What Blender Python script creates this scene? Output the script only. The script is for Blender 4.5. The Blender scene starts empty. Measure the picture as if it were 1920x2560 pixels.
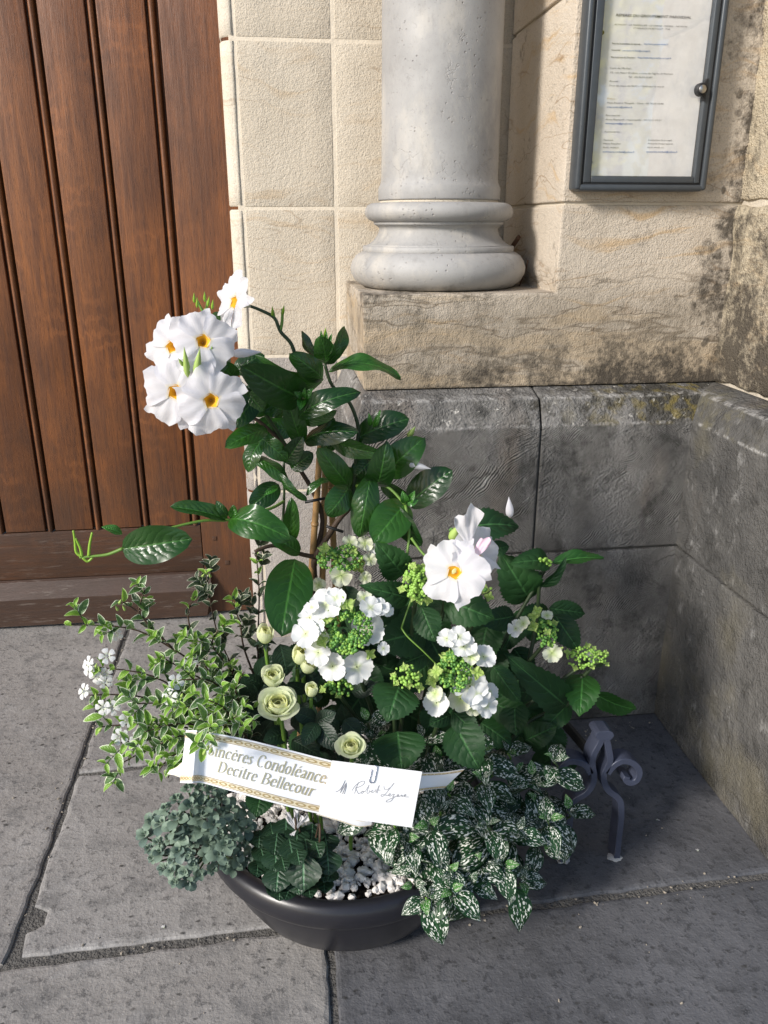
import bpy, bmesh, math, random
from mathutils import Vector, Matrix, noise
R_ = math.radians
random.seed(7)
# ------------------------------------------------------------------ camera, sky, sun, exposure
CAM_H, PITCH, YAW, FPX = 1.30, R_(19.8), R_(7.3), 1996.0
scene = bpy.context.scene
col = scene.collection
cd = bpy.data.cameras.new('camera'); cam = bpy.data.objects.new('camera', cd); col.objects.link(cam)
cd.sensor_fit = 'HORIZONTAL'; cd.sensor_width = 24.0; cd.lens = 24.0*FPX/1920.0
cd.clip_start = 0.02; cd.clip_end = 400.0
cam.location = (0, 0, CAM_H); cam.rotation_euler = (R_(90)-PITCH, 0, -YAW)
scene.camera = cam
SUN_AZ, SUN_EL = R_(31), R_(29)          # light travels towards +X and into the facade
sun_dir = Vector((math.cos(SUN_AZ)*math.cos(SUN_EL), math.sin(SUN_AZ)*math.cos(SUN_EL), -math.sin(SUN_EL)))
world = bpy.data.worlds.new('World'); scene.world = world; world.use_nodes = True
wt = world.node_tree
sky = wt.nodes.new('ShaderNodeTexSky'); sky.sky_type = 'NISHITA'; sky.sun_disc = False
sky.sun_elevation = SUN_EL; sky.sun_rotation = math.atan2(-sun_dir.x, -sun_dir.y)
sky.air_density = 1.0; sky.dust_density = 1.0; sky.ozone_density = 1.0
wt.links.new(sky.outputs[0], wt.nodes['Background'].inputs[0]); wt.nodes['Background'].inputs[1].default_value = 0.12
sl = bpy.data.lights.new('sun', 'SUN'); so = bpy.data.objects.new('sun', sl); col.objects.link(so)
sl.energy = 3.3; sl.angle = R_(11); sl.color = (1.0, 0.945, 0.88)
so.rotation_euler = sun_dir.to_track_quat('-Z', 'Y').to_euler(); so.location = (-3, -3, 5)
vs = scene.view_settings
vs.view_transform = 'Standard'; vs.look = 'None'; vs.exposure = 0.5; vs.gamma = 1.0; vs.use_curve_mapping = False
scene.render.engine = 'CYCLES'; scene.cycles.max_bounces = 5; scene.cycles.diffuse_bounces = 3; scene.cycles.glossy_bounces = 3; scene.cycles.transparent_max_bounces = 12
# ------------------------------------------------------------------ helpers
FW = Vector((math.sin(YAW)*math.cos(PITCH), math.cos(YAW)*math.cos(PITCH), -math.sin(PITCH)))
RT = Vector((math.cos(YAW), -math.sin(YAW), 0)); UP = RT.cross(FW); CAMP = Vector((0, 0, CAM_H))
def P(u, v, y=None, z=None):
    """world point seen at photo position (u, v), standing at depth y or height z"""
    d = FW*FPX + RT*(u-960) + UP*(1280-v)
    t = y/d.y if y is not None else (z-CAM_H)/d.z
    return CAMP + d*t
def PXM(p): return (Vector(p)-CAMP).dot(FW)/FPX        # metres per photo pixel at p
W = {}
def link(o, parent=None, mat=None):
    m = mat or Matrix()
    W[o.name] = m
    if parent is not None:
        o.parent = parent; o.matrix_parent_inverse = W[parent.name].inverted()
    o.matrix_basis = m
    col.objects.link(o); return o
def mesh(name, vs_, fs, mat=None, smooth=True, uvs=None):
    me = bpy.data.meshes.new(name); me.from_pydata([tuple(v) for v in vs_], [], fs)
    if uvs:
        ul = me.uv_layers.new(name='UVMap')
        for l in me.loops: ul.data[l.index].uv = uvs[l.vertex_index]
    if smooth: me.polygons.foreach_set('use_smooth', [True]*len(me.polygons))
    if mat: me.materials.append(mat)
    me.update(); return me
def obj(name, vs_, fs, mat, parent=None, smooth=True, uvs=None):
    return link(bpy.data.objects.new(name, mesh(name, vs_, fs, mat, smooth, uvs)), parent)
def inst(name, me, parent, M): return link(bpy.data.objects.new(name, me), parent, M)
def bobj(name, bm, mat, parent=None, smooth=False):
    me = bpy.data.meshes.new(name); bm.normal_update(); bm.to_mesh(me); bm.free(); me.materials.append(mat)
    if smooth: me.polygons.foreach_set('use_smooth', [True]*len(me.polygons))
    return link(bpy.data.objects.new(name, me), parent)
def empty(name, loc):
    o = bpy.data.objects.new(name, None); o.empty_display_size = .05
    return link(o, None, Matrix.Translation(Vector(loc)))
def tag(o, label, cat, group=None, kind=None):
    o['label'] = label; o['category'] = cat
    if group: o['group'] = group
    if kind: o['kind'] = kind
    return o
def spline(pts, n=6):
    pts = [Vector(p) for p in pts]
    if len(pts) < 3: return [pts[0].lerp(pts[-1], i/n) for i in range(n+1)]
    out = []
    for i in range(len(pts)-1):
        p0 = pts[max(i-1, 0)]; p1 = pts[i]; p2 = pts[i+1]; p3 = pts[min(i+2, len(pts)-1)]
        for k in range(n):
            t = k/n
            out.append(.5*((2*p1)+(p2-p0)*t+(2*p0-5*p1+4*p2-p3)*t*t+(3*p1-p0-3*p2+p3)*t**3))
    return out+[pts[-1]]
def tube_data(path, r0, r1, k=6, V=None, F=None, cap=True):
    V = [] if V is None else V; F = [] if F is None else F
    b = len(V); n = len(path); side = None
    for i, p in enumerate(path):
        d = (path[min(i+1, n-1)]-path[max(i-1, 0)]).normalized()
        if side is None: side = d.orthogonal().normalized()
        side = (side-d*side.dot(d)).normalized(); up = d.cross(side)
        r = r0+(r1-r0)*i/(n-1)
        for j in range(k):
            a = 2*math.pi*j/k; V.append(p+side*math.cos(a)*r+up*math.sin(a)*r)
    for i in range(n-1):
        for j in range(k): F.append((b+i*k+j, b+i*k+(j+1) % k, b+(i+1)*k+(j+1) % k, b+(i+1)*k+j))
    if cap:
        F.append(tuple(b+j for j in range(k))[::-1]); F.append(tuple(b+(n-1)*k+j for j in range(k)))
    return V, F
def tube(name, pts, r0, r1, mat, parent, k=6, n=6):
    V, F = tube_data(spline(pts, n), r0, r1, k); return obj(name, V, F, mat, parent)
def lathe(name, prof, c, mat, parent, n=64, close=False):
    V = []; F = []
    for r, z in prof:
        for j in range(n):
            a = 2*math.pi*j/n; V.append((c[0]+r*math.cos(a), c[1]+r*math.sin(a), c[2]+z))
    m = len(prof)
    for i in range(m-1):
        for j in range(n): F.append((i*n+j, i*n+(j+1) % n, (i+1)*n+(j+1) % n, (i+1)*n+j))
    if close:
        F.append(tuple(range(n))[::-1]); F.append(tuple((m-1)*n+j for j in range(n)))
    return obj(name, V, F, mat, parent)
def nz(p, s, seed=0.0): return noise.noise(Vector(p)*s+Vector((seed*3.1, seed*1.7, seed*2.3)))
# ------------------------------------------------------------------ node materials
class NT:
    def __init__(s, name):
        s.m = bpy.data.materials.new(name); s.m.use_nodes = True; s.t = s.m.node_tree
        s.b = s.t.nodes['Principled BSDF']; s.out = s.t.nodes['Material Output']
        s.tc = s.t.nodes.new('ShaderNodeTexCoord'); s.obj = s.tc.outputs['Object']; s.uv = s.tc.outputs['UV']
    def n(s, kind, **kw):
        x = s.t.nodes.new('ShaderNode'+kind)
        for k, v in kw.items(): setattr(x, k, v)
        return x
    def put(s, sock, v):
        if hasattr(v, 'is_output'): s.t.links.new(v, sock)
        elif v is not None:
            if sock.type == 'RGBA' and len(v) == 3: v = (*v, 1)
            sock.default_value = v
    def noise(s, scale, detail=4, rough=.55, vec=None, dist=0.0):
        x = s.n('TexNoise'); s.put(x.inputs['Vector'], vec or s.obj); x.inputs['Scale'].default_value = scale
        x.inputs['Detail'].default_value = detail; x.inputs['Roughness'].default_value = rough; x.inputs['Distortion'].default_value = dist
        return x.outputs['Fac']
    def noisec(s, scale, detail=3, vec=None):
        x = s.n('TexNoise'); s.put(x.inputs['Vector'], vec or s.obj); x.inputs['Scale'].default_value = scale; x.inputs['Detail'].default_value = detail
        return x.outputs['Color']
    def vor(s, scale, feature='F1', vec=None, out='Distance', rnd=1.0):
        x = s.n('TexVoronoi', feature=feature); s.put(x.inputs['Vector'], vec or s.obj); x.inputs['Scale'].default_value = scale
        x.inputs['Randomness'].default_value = rnd
        return x.outputs[out]
    def wave(s, scale, vec=None, dist=0, direction='X', dscale=1.0, detail=2):
        x = s.n('TexWave', bands_direction=direction); s.put(x.inputs['Vector'], vec or s.obj); x.inputs['Scale'].default_value = scale
        x.inputs['Distortion'].default_value = dist; x.inputs['Detail'].default_value = detail; x.inputs['Detail Scale'].default_value = dscale
        return x.outputs['Fac']
    def ramp(s, fac, stops, interp='LINEAR'):
        x = s.n('ValToRGB'); x.color_ramp.interpolation = interp; s.put(x.inputs[0], fac); e = x.color_ramp.elements
        while len(e) < len(stops): e.new(.5)
        for q, (p, c) in zip(e, stops):
            q.position = p; q.color = (c, c, c, 1) if isinstance(c, (int, float)) else (*c, 1)
        return x.outputs[0]
    def mix(s, fac, a, b, mode='MIX'):
        x = s.n('Mix', data_type='RGBA', blend_type=mode); s.put(x.inputs[0], fac); s.put(x.inputs[6], a); s.put(x.inputs[7], b)
        return x.outputs[2]
    def math(s, op, a, b=None, c=None, clamp=False):
        x = s.n('Math', operation=op, use_clamp=clamp); s.put(x.inputs[0], a)
        if b is not None: s.put(x.inputs[1], b)
        if c is not None: s.put(x.inputs[2], c)
        return x.outputs[0]
    def mr(s, v, a, b, c=0.0, d=1.0):
        x = s.n('MapRange'); s.put(x.inputs[0], v)
        for i, q in enumerate((a, b, c, d)): x.inputs[i+1].default_value = q
        return x.outputs[0]
    def sep(s, v=None):
        x = s.n('SeparateXYZ'); s.put(x.inputs[0], v or s.obj); return x.outputs
    def mapping(s, vec=None, scale=(1, 1, 1), rot=(0, 0, 0), loc=(0, 0, 0)):
        x = s.n('Mapping'); s.put(x.inputs[0], vec or s.obj); x.inputs['Scale'].default_value = scale
        x.inputs['Rotation'].default_value = rot; x.inputs['Location'].default_value = loc
        return x.outputs[0]
    def warp(s, scale, amt, vec=None):
        c = s.noisec(scale, 3, vec); x = s.n('VectorMath', operation='MULTIPLY_ADD'); s.put(x.inputs[0], c)
        x.inputs[1].default_value = (amt,)*3; s.put(x.inputs[2], vec or s.obj); return x.outputs[0]
    def rnd(s): return s.n('ObjectInfo').outputs['Random']
    def bump(s, h, strength=.5, dist=.01, norm=None):
        x = s.n('Bump'); s.put(x.inputs['Height'], h); x.inputs['Strength'].default_value = strength; x.inputs['Distance'].default_value = dist
        if norm: s.put(x.inputs['Normal'], norm)
        return x.outputs[0]
    def set(s, color=None, rough=None, normal=None, **kw):
        if color is not None: s.put(s.b.inputs['Base Color'], color)
        if rough is not None: s.put(s.b.inputs['Roughness'], rough)
        if normal is not None: s.put(s.b.inputs['Normal'], normal)
        for k, v in kw.items(): s.put(s.b.inputs[k.replace('_', ' ')], v)
        return s.m
    def translucent(s, color, amt, normal=None):
        tr = s.n('BsdfTranslucent'); s.put(tr.inputs[0], color)
        if normal: s.put(tr.inputs['Normal'], normal)
        mx = s.n('MixShader'); mx.inputs[0].default_value = amt
        s.t.links.new(s.b.outputs[0], mx.inputs[1]); s.t.links.new(tr.outputs[0], mx.inputs[2]); s.t.links.new(mx.outputs[0], s.out.inputs[0])
        return s.m
def m_plain(name, c, rough=.5, metal=0, spec=None, bumps=None):
    t = NT(name)
    nrm = t.bump(t.noise(bumps[0], 4), bumps[1], bumps[2]) if bumps else None
    v = t.noise(bumps[0]*.2 if bumps else 30, 3)
    t.set(t.mix(t.mr(v, .3, .7, 0, .5), c, tuple(x*.75 for x in c)), rough, nrm, Metallic=metal)
    return t.m
def m_sandstone(name, c1, c2, dirt=0, vein=.5, rough_amp=1.0):
    """warm tooled limestone; dirt 1 = black crust along the foot and the corner"""
    t = NT(name); x, y, z = t.sep()
    big = t.noise(3.0, 4, .6); base = t.mix(t.mr(big, .3, .7), c1, c2)
    base = t.mix(t.math('MULTIPLY', t.rnd(), .3), base, tuple(q*.84 for q in c1))
    bed = t.noise(5, 3, .6, t.mapping(t.warp(2.5, .3), (.9, .9, 7)))
    base = t.mix(t.math('MULTIPLY', t.mr(bed, .55, .72), vein), base, (.46, .31, .155))
    bl = t.noise(2.2, 2, .55, t.mapping(t.warp(4, .10), (1.0, 1.0, 5.5), loc=(.3, .1, .7)))
    ln = t.math('MULTIPLY', t.mr(t.math('ABSOLUTE', t.math('SUBTRACT', bl, .5)), .0, .010, 1, 0), t.mr(big, .38, .55))
    base = t.mix(t.math('MULTIPLY', ln, .25+vein*.6), base, (.24, .15, .075))
    fine = t.noise(260, 1, .7); med = t.noise(105, 2, .7)
    base = t.mix(t.math('MULTIPLY', t.mr(fine, .3, .52, 1, 0), .38), base, tuple(q*.45 for q in c1))
    base = t.mix(t.mr(med, .58, .8, 0, .3), base, tuple(min(1, q*1.3) for q in c1))
    crackv = t.vor(3.2, 'DISTANCE_TO_EDGE', t.mapping(t.warp(7, .22), (1, 1, 3.2)))
    crack = t.math('MULTIPLY', t.mr(crackv, .0, .010, 1, 0), t.mr(big, .55, .62))
    base = t.mix(t.math('MULTIPLY', crack, .6), base, (.16, .105, .06))
    if dirt == 1:
        b2 = t.noise(1.6, 3, .6, t.mapping(t.warp(6, .08), (1.0, 1.0, 7.5), loc=(.9, .4, .2)))
        l2 = t.math('MULTIPLY', t.mr(t.math('ABSOLUTE', t.math('SUBTRACT', b2, .5)), .0, .016, 1, 0), t.mr(z, 1.25, 1.12))
        base = t.mix(t.math('MULTIPLY', t.mr(b2, .5, .56, 0, .5), t.mr(z, 1.2, 1.1)), base, (.50, .37, .22)); base = t.mix(t.math('MULTIPLY', l2, .8), base, (.12, .085, .05))
    if dirt:
        d = t.noise(9, 5, .68); d2 = t.noise(60, 3, .7)
        lo = t.math('MULTIPLY', t.mr(z, .93, 1.08, 1, 0), t.mr(x, .25, 1.05, .1, 1.05))
        cr = t.mr(x, .95, 1.09, 0, .68)
        if dirt == 2: lo = t.mr(z, .92, 1.3, 1.0, .30); cr = .2
        tl = t.math('MULTIPLY', t.mr(z, 1.07, 1.145, 0, .75), t.mr(x, .6, .3, 0, .65))
        if dirt == 1: base = t.mix(t.math('MULTIPLY', t.mr(z, 1.19, 1.08), t.mr(t.math('ADD', d, t.math('MULTIPLY', d2, .5)), .5, .85, .1, .8)), base, (.20, .168, .125))
        a = t.math('ADD', t.math('MAXIMUM', t.math('MAXIMUM', lo, cr), tl), t.mr(d, .2, .8, -.75, .75))
        a = t.math('ADD', a, t.mr(d2, .3, .7, -.3, .3))
        crust = t.mr(a, .3, .9); base = t.mix(t.math('MULTIPLY', crust, .9), base, (.055, .047, .038))
        spots = t.math('MULTIPLY', t.mr(t.vor(26, vec=t.warp(20, .03)), .26, .32, 1, 0), t.mr(t.math('ADD', cr, t.mr(big, .4, .6, -.3, .3)), .25, .5))
        base = t.mix(t.math('MULTIPLY', spots, .75), base, (.075, .065, .052))
    h = t.math('ADD', t.math('MULTIPLY', fine, .45), t.math('MULTIPLY', med, .75))
    h = t.math('ADD', h, t.math('MULTIPLY', t.noise(14, 2, .55), 1.0))
    t.set(base, .92, t.bump(h, .65, .006*rough_amp)); t.b.inputs['Specular IOR Level'].default_value = .2
    return t.m
def m_dado(name, along='X', dark=1.0):
    """grey limestone, comb tooled in arcs, stained"""
    t = NT(name); x, y, z = t.sep()
    mp = t.mapping(t.warp(5, .10), (1, 1, 1), (0, R_(38), 0) if along == 'X' else (R_(38), 0, 0))
    w1 = t.wave(70, mp, 1.2, 'Z', 3.0, 1); brk = t.noise(260, 1, .6, t.mapping(mp, (.2, .2, 1)))
    w1 = t.math('MULTIPLY', w1, t.mr(t.noise(9, 2), .35, .62)); w2 = t.noise(160, 1, .65); lump = t.noise(11, 3, .6)
    w1 = t.math('ADD', t.math('MULTIPLY', w1, .75), t.math('MULTIPLY', brk, .9))
    big = t.noise(4.5, 5, .65, t.mapping(None, (1, 1, .7))); blot = t.noise(13, 5, .7)
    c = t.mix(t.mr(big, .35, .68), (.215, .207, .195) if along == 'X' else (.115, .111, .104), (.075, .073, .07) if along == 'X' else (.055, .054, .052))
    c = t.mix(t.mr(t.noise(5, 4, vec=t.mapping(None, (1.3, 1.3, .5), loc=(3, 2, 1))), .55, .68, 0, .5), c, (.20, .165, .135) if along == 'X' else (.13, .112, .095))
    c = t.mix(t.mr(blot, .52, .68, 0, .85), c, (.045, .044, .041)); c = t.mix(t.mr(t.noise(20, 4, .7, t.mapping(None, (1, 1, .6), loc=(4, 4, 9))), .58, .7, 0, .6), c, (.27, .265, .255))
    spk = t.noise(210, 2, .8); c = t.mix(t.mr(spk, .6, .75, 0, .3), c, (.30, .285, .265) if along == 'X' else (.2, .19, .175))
    cv = t.vor(2.6, 'DISTANCE_TO_EDGE', t.mapping(t.warp(9, .16), (1, 1, .8)))
    crack = t.math('MULTIPLY', t.mr(cv, 0, .01, 1, 0), t.mr(t.noise(4, 2), .5, .58)); c = t.mix(t.math('MULTIPLY', crack, .8), c, (.04, .037, .033))
    ledge = t.mr(z, .836, .846)
    if along == 'X':
        moss = t.math('MULTIPLY', ledge, t.mr(t.math('ADD', t.noise(16, 6, .72), t.mr(x, .5, 1.0, -.06, .12)), .5, .62))
        c = t.mix(t.math('MULTIPLY', moss, .9), c, (.045, .042, .034))
        c = t.mix(t.math('MULTIPLY', t.math('MULTIPLY', ledge, t.mr(t.noise(40, 4, .7, t.mapping(None, loc=(5, 5, 5))), .62, .7)), .8), c, (.52, .5, .46))
        c = t.mix(t.math('MULTIPLY', t.math('MULTIPLY', ledge, t.mr(x, .6, 1.0, 0, .8)), t.mr(t.noise(30, 4), .5, .62)), c, (.17, .135, .04))
    else:
        c = t.mix(t.math('MULTIPLY', ledge, t.mr(t.noise(18, 5, .7), .5, .65, 0, .8)), c, (.12, .11, .075))
        c = t.mix(t.mr(t.noise(3.5, 5, vec=t.mapping(None, loc=(1, 7, 2))), .52, .65, 0, .4), c, (.16, .14, .085))
    wn = t.mr(t.noise(34, 4, .75), .45, .6, .0, .7)
    for zz in (.8445, .907): c = t.mix(t.math('MULTIPLY', t.mr(t.math('ABSOLUTE', t.math('SUBTRACT', z, zz)), .001, .0055, 1, 0), wn), c, (.37, .36, .345))
    amp = t.math('SUBTRACT', 1.0, t.math('MULTIPLY', ledge, .85))
    h = t.math('MULTIPLY', t.math('MULTIPLY', w1, amp), .55 if along == 'X' else .12)
    h = t.math('ADD', h, t.math('MULTIPLY', w2, .6)); h = t.math('ADD', h, t.math('MULTIPLY', lump, 2.4))
    t.set(c, .9, t.bump(h, 1.0, .0085)); t.b.inputs['Specular IOR Level'].default_value = .25
    return t.m
def m_column():
    t = NT('pale marble')
    c = t.mix(t.mr(t.noise(5, 5, .6), .35, .65), (.365, .358, .347), (.28, .275, .268))
    c = t.mix(t.mr(t.noise(9, 5, .7, vec=t.mapping(None, (1, 1, .5), loc=(2, 4, 1))), .5, .66, 0, .6), c, (.47, .44, .39)); c = t.mix(t.mr(t.noise(16, 5, .72, t.mapping(None, (1, 1, .6), loc=(6, 2, 8))), .55, .68, 0, .5), c, (.22, .212, .20)); c = t.mix(t.mr(t.noise(170, 2, .7), .6, .74, 0, .4), c, (.2, .19, .175))
    wv = t.mapping(t.warp(40, .05), (1, 1, .7)); cv = t.vor(26, 'DISTANCE_TO_EDGE', wv)
    crack = t.math('MULTIPLY', t.mr(cv, 0, .035, 1, 0), t.mr(t.noise(11, 4, .65), .53, .64))
    pit = t.math('MULTIPLY', t.mr(t.vor(85), .08, .24, 1, 0), t.mr(t.noise(14, 4), .5, .6))
    c = t.mix(t.math('MULTIPLY', crack, .2), c, (.17, .15, .13)); c = t.mix(t.math('MULTIPLY', pit, .5), c, (.2, .18, .16))
    z = t.sep()[2]
    ft = t.mr(t.math('ADD', t.mr(z, 1.145, 1.19, .55, -.2), t.mr(t.noise(18, 5, .7), .3, .7, -.4, .4)), .35, .8)
    c = t.mix(t.math('MULTIPLY', ft, .7), c, (.12, .11, .095))
    h = t.math('SUBTRACT', t.math('MULTIPLY', t.noise(30, 4), .5), t.math('ADD', t.math('MULTIPLY', crack, .5), t.math('MULTIPLY', pit, .9)))
    return t.set(c, t.mr(t.noise(20, 4), .3, .7, .5, .75), t.bump(h, .6, .003))
def m_slab(name, c1, c2, tint):
    t = NT(name)
    big = t.noise(3.5, 6, .62); c = t.mix(t.mr(big, .35, .66), c1, c2)
    r = t.rnd(); c = t.mix(t.mr(r, 0, 1, 0, .4), c, tint)
    cloud = t.noise(13, 4, .66); c = t.mix(t.mr(cloud, .5, .66, 0, .6), c, tuple(q*.6 for q in c2)); c = t.mix(t.mr(t.noise(6, 4, .7, t.mapping(None, loc=(7, 3, 1))), .55, .7, 0, .45), c, tuple(min(1, q*1.25) for q in c1))
    flake = t.noise(48, 3, .75); c = t.mix(t.mr(flake, .55, .63, 0, .62), c, tuple(q*.42 for q in c2))
    spk = t.noise(230, 1, .7); c = t.mix(t.mr(spk, .62, .75, 0, .35), c, tuple(min(1, q*1.7) for q in c1))
    pits = t.math('MULTIPLY', t.mr(t.vor(30, vec=t.mapping(t.warp(30, .02), (1, 1.6, 1))), .10, .2, 1, 0), t.mr(t.noise(8, 3), .5, .58))
    c = t.mix(t.math('MULTIPLY', pits, .85), c, (.035, .033, .03))
    h = t.math('ADD', t.math('MULTIPLY', cloud, 1.6), t.math('MULTIPLY', flake, 1.0)); h = t.math('ADD', h, t.math('MULTIPLY', spk, .15))
    return t.set(c, t.mr(cloud, .35, .7, .55, .85), t.bump(h, .7, .0036))
def m_wood(name, vert, c1, c2, wear=0.0):
    t = NT(name); sc = (26, 26, 1.6) if vert else (1.6, 26, 26)
    jit = t.math('MULTIPLY', t.rnd(), 9.0); cb = t.n('CombineXYZ'); t.put(cb.inputs[0], jit); t.put(cb.inputs[1], jit); t.put(cb.inputs[2], jit)
    add = t.n('VectorMath', operation='ADD'); t.put(add.inputs[0], t.obj); t.put(add.inputs[1], cb.outputs[0]); v0 = add.outputs[0]
    g = t.noise(3, 4, .65, t.mapping(v0, sc)); fine = t.noise(14, 3, .7, t.mapping(v0, tuple(q*1.6 for q in sc)))
    fl = t.wave(3.2, t.mapping(t.warp(3, .1, v0), (7, 7, 1.9) if vert else (1.9, 7, 7)), 5.0, 'Z' if vert else 'X', 2.5)
    c = t.mix(t.mr(g, .3, .7), c1, c2)
    c = t.mix(t.math('MULTIPLY', t.mr(fl, .55, .85), t.mr(t.noise(4, 3, vec=v0), .5, .66, 0, .28)), c, tuple(min(1, q*1.55) for q in c1))
    c = t.mix(t.mr(fine, .54, .68, 0, .7), c, tuple(q*.35 for q in c2))
    z = t.sep()[2]
    patch = t.noise(2.6, 4, .6, t.mapping(None, (1.4, 1.4, .8))); c = t.mix(t.mr(patch, .45, .65, 0, .6), c, tuple(q*.5 for q in c2))
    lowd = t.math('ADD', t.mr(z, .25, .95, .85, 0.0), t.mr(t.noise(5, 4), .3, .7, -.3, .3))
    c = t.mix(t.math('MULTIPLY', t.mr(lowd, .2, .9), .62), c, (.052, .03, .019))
    if wear: c = t.mix(t.math('MULTIPLY', t.mr(t.noise(9, 6, .7, t.mapping(None, (1, 6, 8) if not vert else (8, 6, 1))), .58, .66), wear), c, (.36, .32, .28))
    h = t.math('ADD', g, t.math('MULTIPLY', fine, .7))
    return t.set(c, t.mr(g, .3, .7, .38, .62), t.bump(h, .45, .0025))
def m_leaf(name, c, c2, rough=.35, vein=.25, veins=9, quilt=.5, transl=.12, spec=.5, coat=0, margin=None, splash=None, tip=None, dist=.0022):
    t = NT(name); u, v, _ = t.sep(t.uv); r = t.rnd()
    s = t.math('ABSOLUTE', t.math('SUBTRACT', u, .5)); s2 = t.math('MULTIPLY', s, 2.0)
    col_ = t.mix(r, c, c2)
    col_ = t.mix(t.mr(t.noise(4, 3, vec=t.uv), .35, .7, 0, .35), col_, tuple(q*.6 for q in c))
    ph = t.math('FRACT', t.math('SUBTRACT', t.math('MULTIPLY', t.math('ADD', v, t.math('MULTIPLY', t.math('SUBTRACT', t.noise(5, 2, vec=t.uv), t.math('MULTIPLY', r, .6)), .16)), veins), t.math('MULTIPLY', s2, veins*.28)))
    tri = t.math('ABSOLUTE', t.math('SUBTRACT', ph, .5))           # .5 on a vein, 0 between
    lat = t.math('MULTIPLY', t.mr(tri, .44, .5), t.mr(s2, .85, .3, 0, 1)); mid = t.mr(s, .035, .012)
    vm = t.math('MAXIMUM', t.math('MULTIPLY', lat, .45), mid)
    col_ = t.mix(t.math('MULTIPLY', vm, vein), col_, tuple(min(1, q*4+.03) for q in c2))
    if tip: col_ = t.mix(t.math('MULTIPLY', t.mr(t.math('ADD', r, 0.0), .6, .9), .8), col_, tip)
    if margin is not None:
        e = t.math('ADD', s2, t.mr(t.noise(5, 3, vec=t.uv), .3, .7, -.16, .16)); e2 = t.mr(v, .86, .97, 0, .5)
        col_ = t.mix(t.mr(t.math('ADD', e, e2), .76, .84), col_, margin)
        col_ = t.mix(t.mr(t.noise(7, 2, vec=t.uv), .6, .7, 0, .35), col_, tuple(q*1.7 for q in c2))
    if splash is not None:
        cb = t.n('CombineXYZ'); t.put(cb.inputs[0], t.math('MULTIPLY', r, 50.0)); t.put(cb.inputs[1], t.math('MULTIPLY', r, 31.0))
        ad = t.n('VectorMath', operation='ADD'); t.put(ad.inputs[0], t.uv); t.put(ad.inputs[1], cb.outputs[0])
        mp = t.mapping(t.warp(6, .12, ad.outputs[0]), (1.0, .62, 1))
        bl = t.vor(17, vec=mp); sel = t.math('ADD', bl, t.mr(t.noise(9, 2, vec=mp), .3, .7, -.22, .22))
        k = t.math('MULTIPLY', t.mr(sel, .33, .39, 1, 0), t.mr(s, .02, .05)); k = t.math('MULTIPLY', k, t.mr(s2, .98, .86))
        col_ = t.mix(k, col_, splash)
    h = t.math('ADD', t.math('MULTIPLY', t.math('SINE', t.math('MULTIPLY', t.math('SUBTRACT', .5, tri), 3.14159)), t.mr(s2, 1.0, .15, 0, 1)), t.mr(s, .0, .05, -.5, 0))
    nr = t.bump(h, quilt, dist)
    t.set(col_, rough, nr); t.b.inputs['Specular IOR Level'].default_value = spec
    if coat: t.b.inputs['Coat Weight'].default_value = coat; t.b.inputs['Coat Roughness'].default_value = .12
    if transl: t.translucent(t.mix(.5, col_, tuple(min(1, q*2.2) for q in c2)), transl, nr)
    return t.m
def m_petal(name, c, c2, axis='v', transl=.3, streak=.1, a=.0, b=.5):
    t = NT(name); u, v, _ = t.sep(t.uv)
    cc = t.mix(t.mr(v, a, b), c2, c)
    st = t.noise(9, 3, .5, t.mapping(t.uv, (5, .6, 1))); cc = t.mix(t.mr(st, .5, .8, 0, streak), cc, tuple(q*.75 for q in c))
    t.set(cc, .55, t.bump(st, .35, .0012)); t.b.inputs['Specular IOR Level'].default_value = .25
    t.translucent(cc, transl); return t.m
M = {}
M['jamb'] = m_sandstone('cream tooled limestone', (.63, .56, .455), (.55, .475, .37), 0, .35, .9)
M['jamb_roll'] = m_sandstone('cream smooth limestone', (.66, .60, .50), (.58, .51, .41), 0, .2, .5)
M['pier'] = m_sandstone('beige limestone with black crust', (.55, .485, .40), (.47, .40, .32), 1, .7, 1.05)
M['rough'] = m_sandstone('coarse weathered limestone', (.52, .45, .33), (.34, .29, .215), 2, .3, 2.6)
M['jamb_low'] = m_sandstone('pale grey limestone', (.44, .405, .375), (.35, .32, .29), 0, .05, 1.2)
M['dado'] = m_dado('comb tooled grey limestone'); M['dado_side'] = m_dado('shaded grey limestone side', 'Y')  # dado_side: same stone, its colour darkened to stand for the corner's shade
M['column'] = m_column()
M['mortar'] = m_plain('pale lime mortar', (.55, .49, .40), .95, bumps=(120, .8, .004))
M['joint_brown'] = m_plain('brown eroded joint', (.20, .145, .09), .95, bumps=(150, .8, .004))
M['mortar_light'] = m_plain('cream pointing mortar', (.70, .62, .50), .95, bumps=(150, .5, .003))
M['dark_mortar'] = m_plain('grey joint mortar', (.125, .118, .108), .95, bumps=(130, 1.0, .012))
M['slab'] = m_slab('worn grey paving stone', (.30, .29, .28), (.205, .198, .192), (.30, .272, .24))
M['slab_dark'] = m_slab('shaded grey paving stone', (.125, .124, .13), (.08, .08, .085), (.105, .106, .115))  # same paving, darkened in colour for the shade right of the plants
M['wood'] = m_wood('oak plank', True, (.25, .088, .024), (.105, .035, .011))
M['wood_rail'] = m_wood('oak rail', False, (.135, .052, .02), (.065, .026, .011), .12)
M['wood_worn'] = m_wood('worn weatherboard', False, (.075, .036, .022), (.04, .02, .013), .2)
M['frame'] = m_plain('grey painted aluminium', (.062, .071, .08), .4, .2, bumps=(300, .1, .001))
M['gasket'] = m_plain('black rubber', (.012, .012, .013), .6)
M['steel'] = m_plain('brushed steel', (.5, .48, .45), .3, 1.0)
M['paper'] = m_plain('white paper', (.80, .80, .79), .6)
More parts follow.
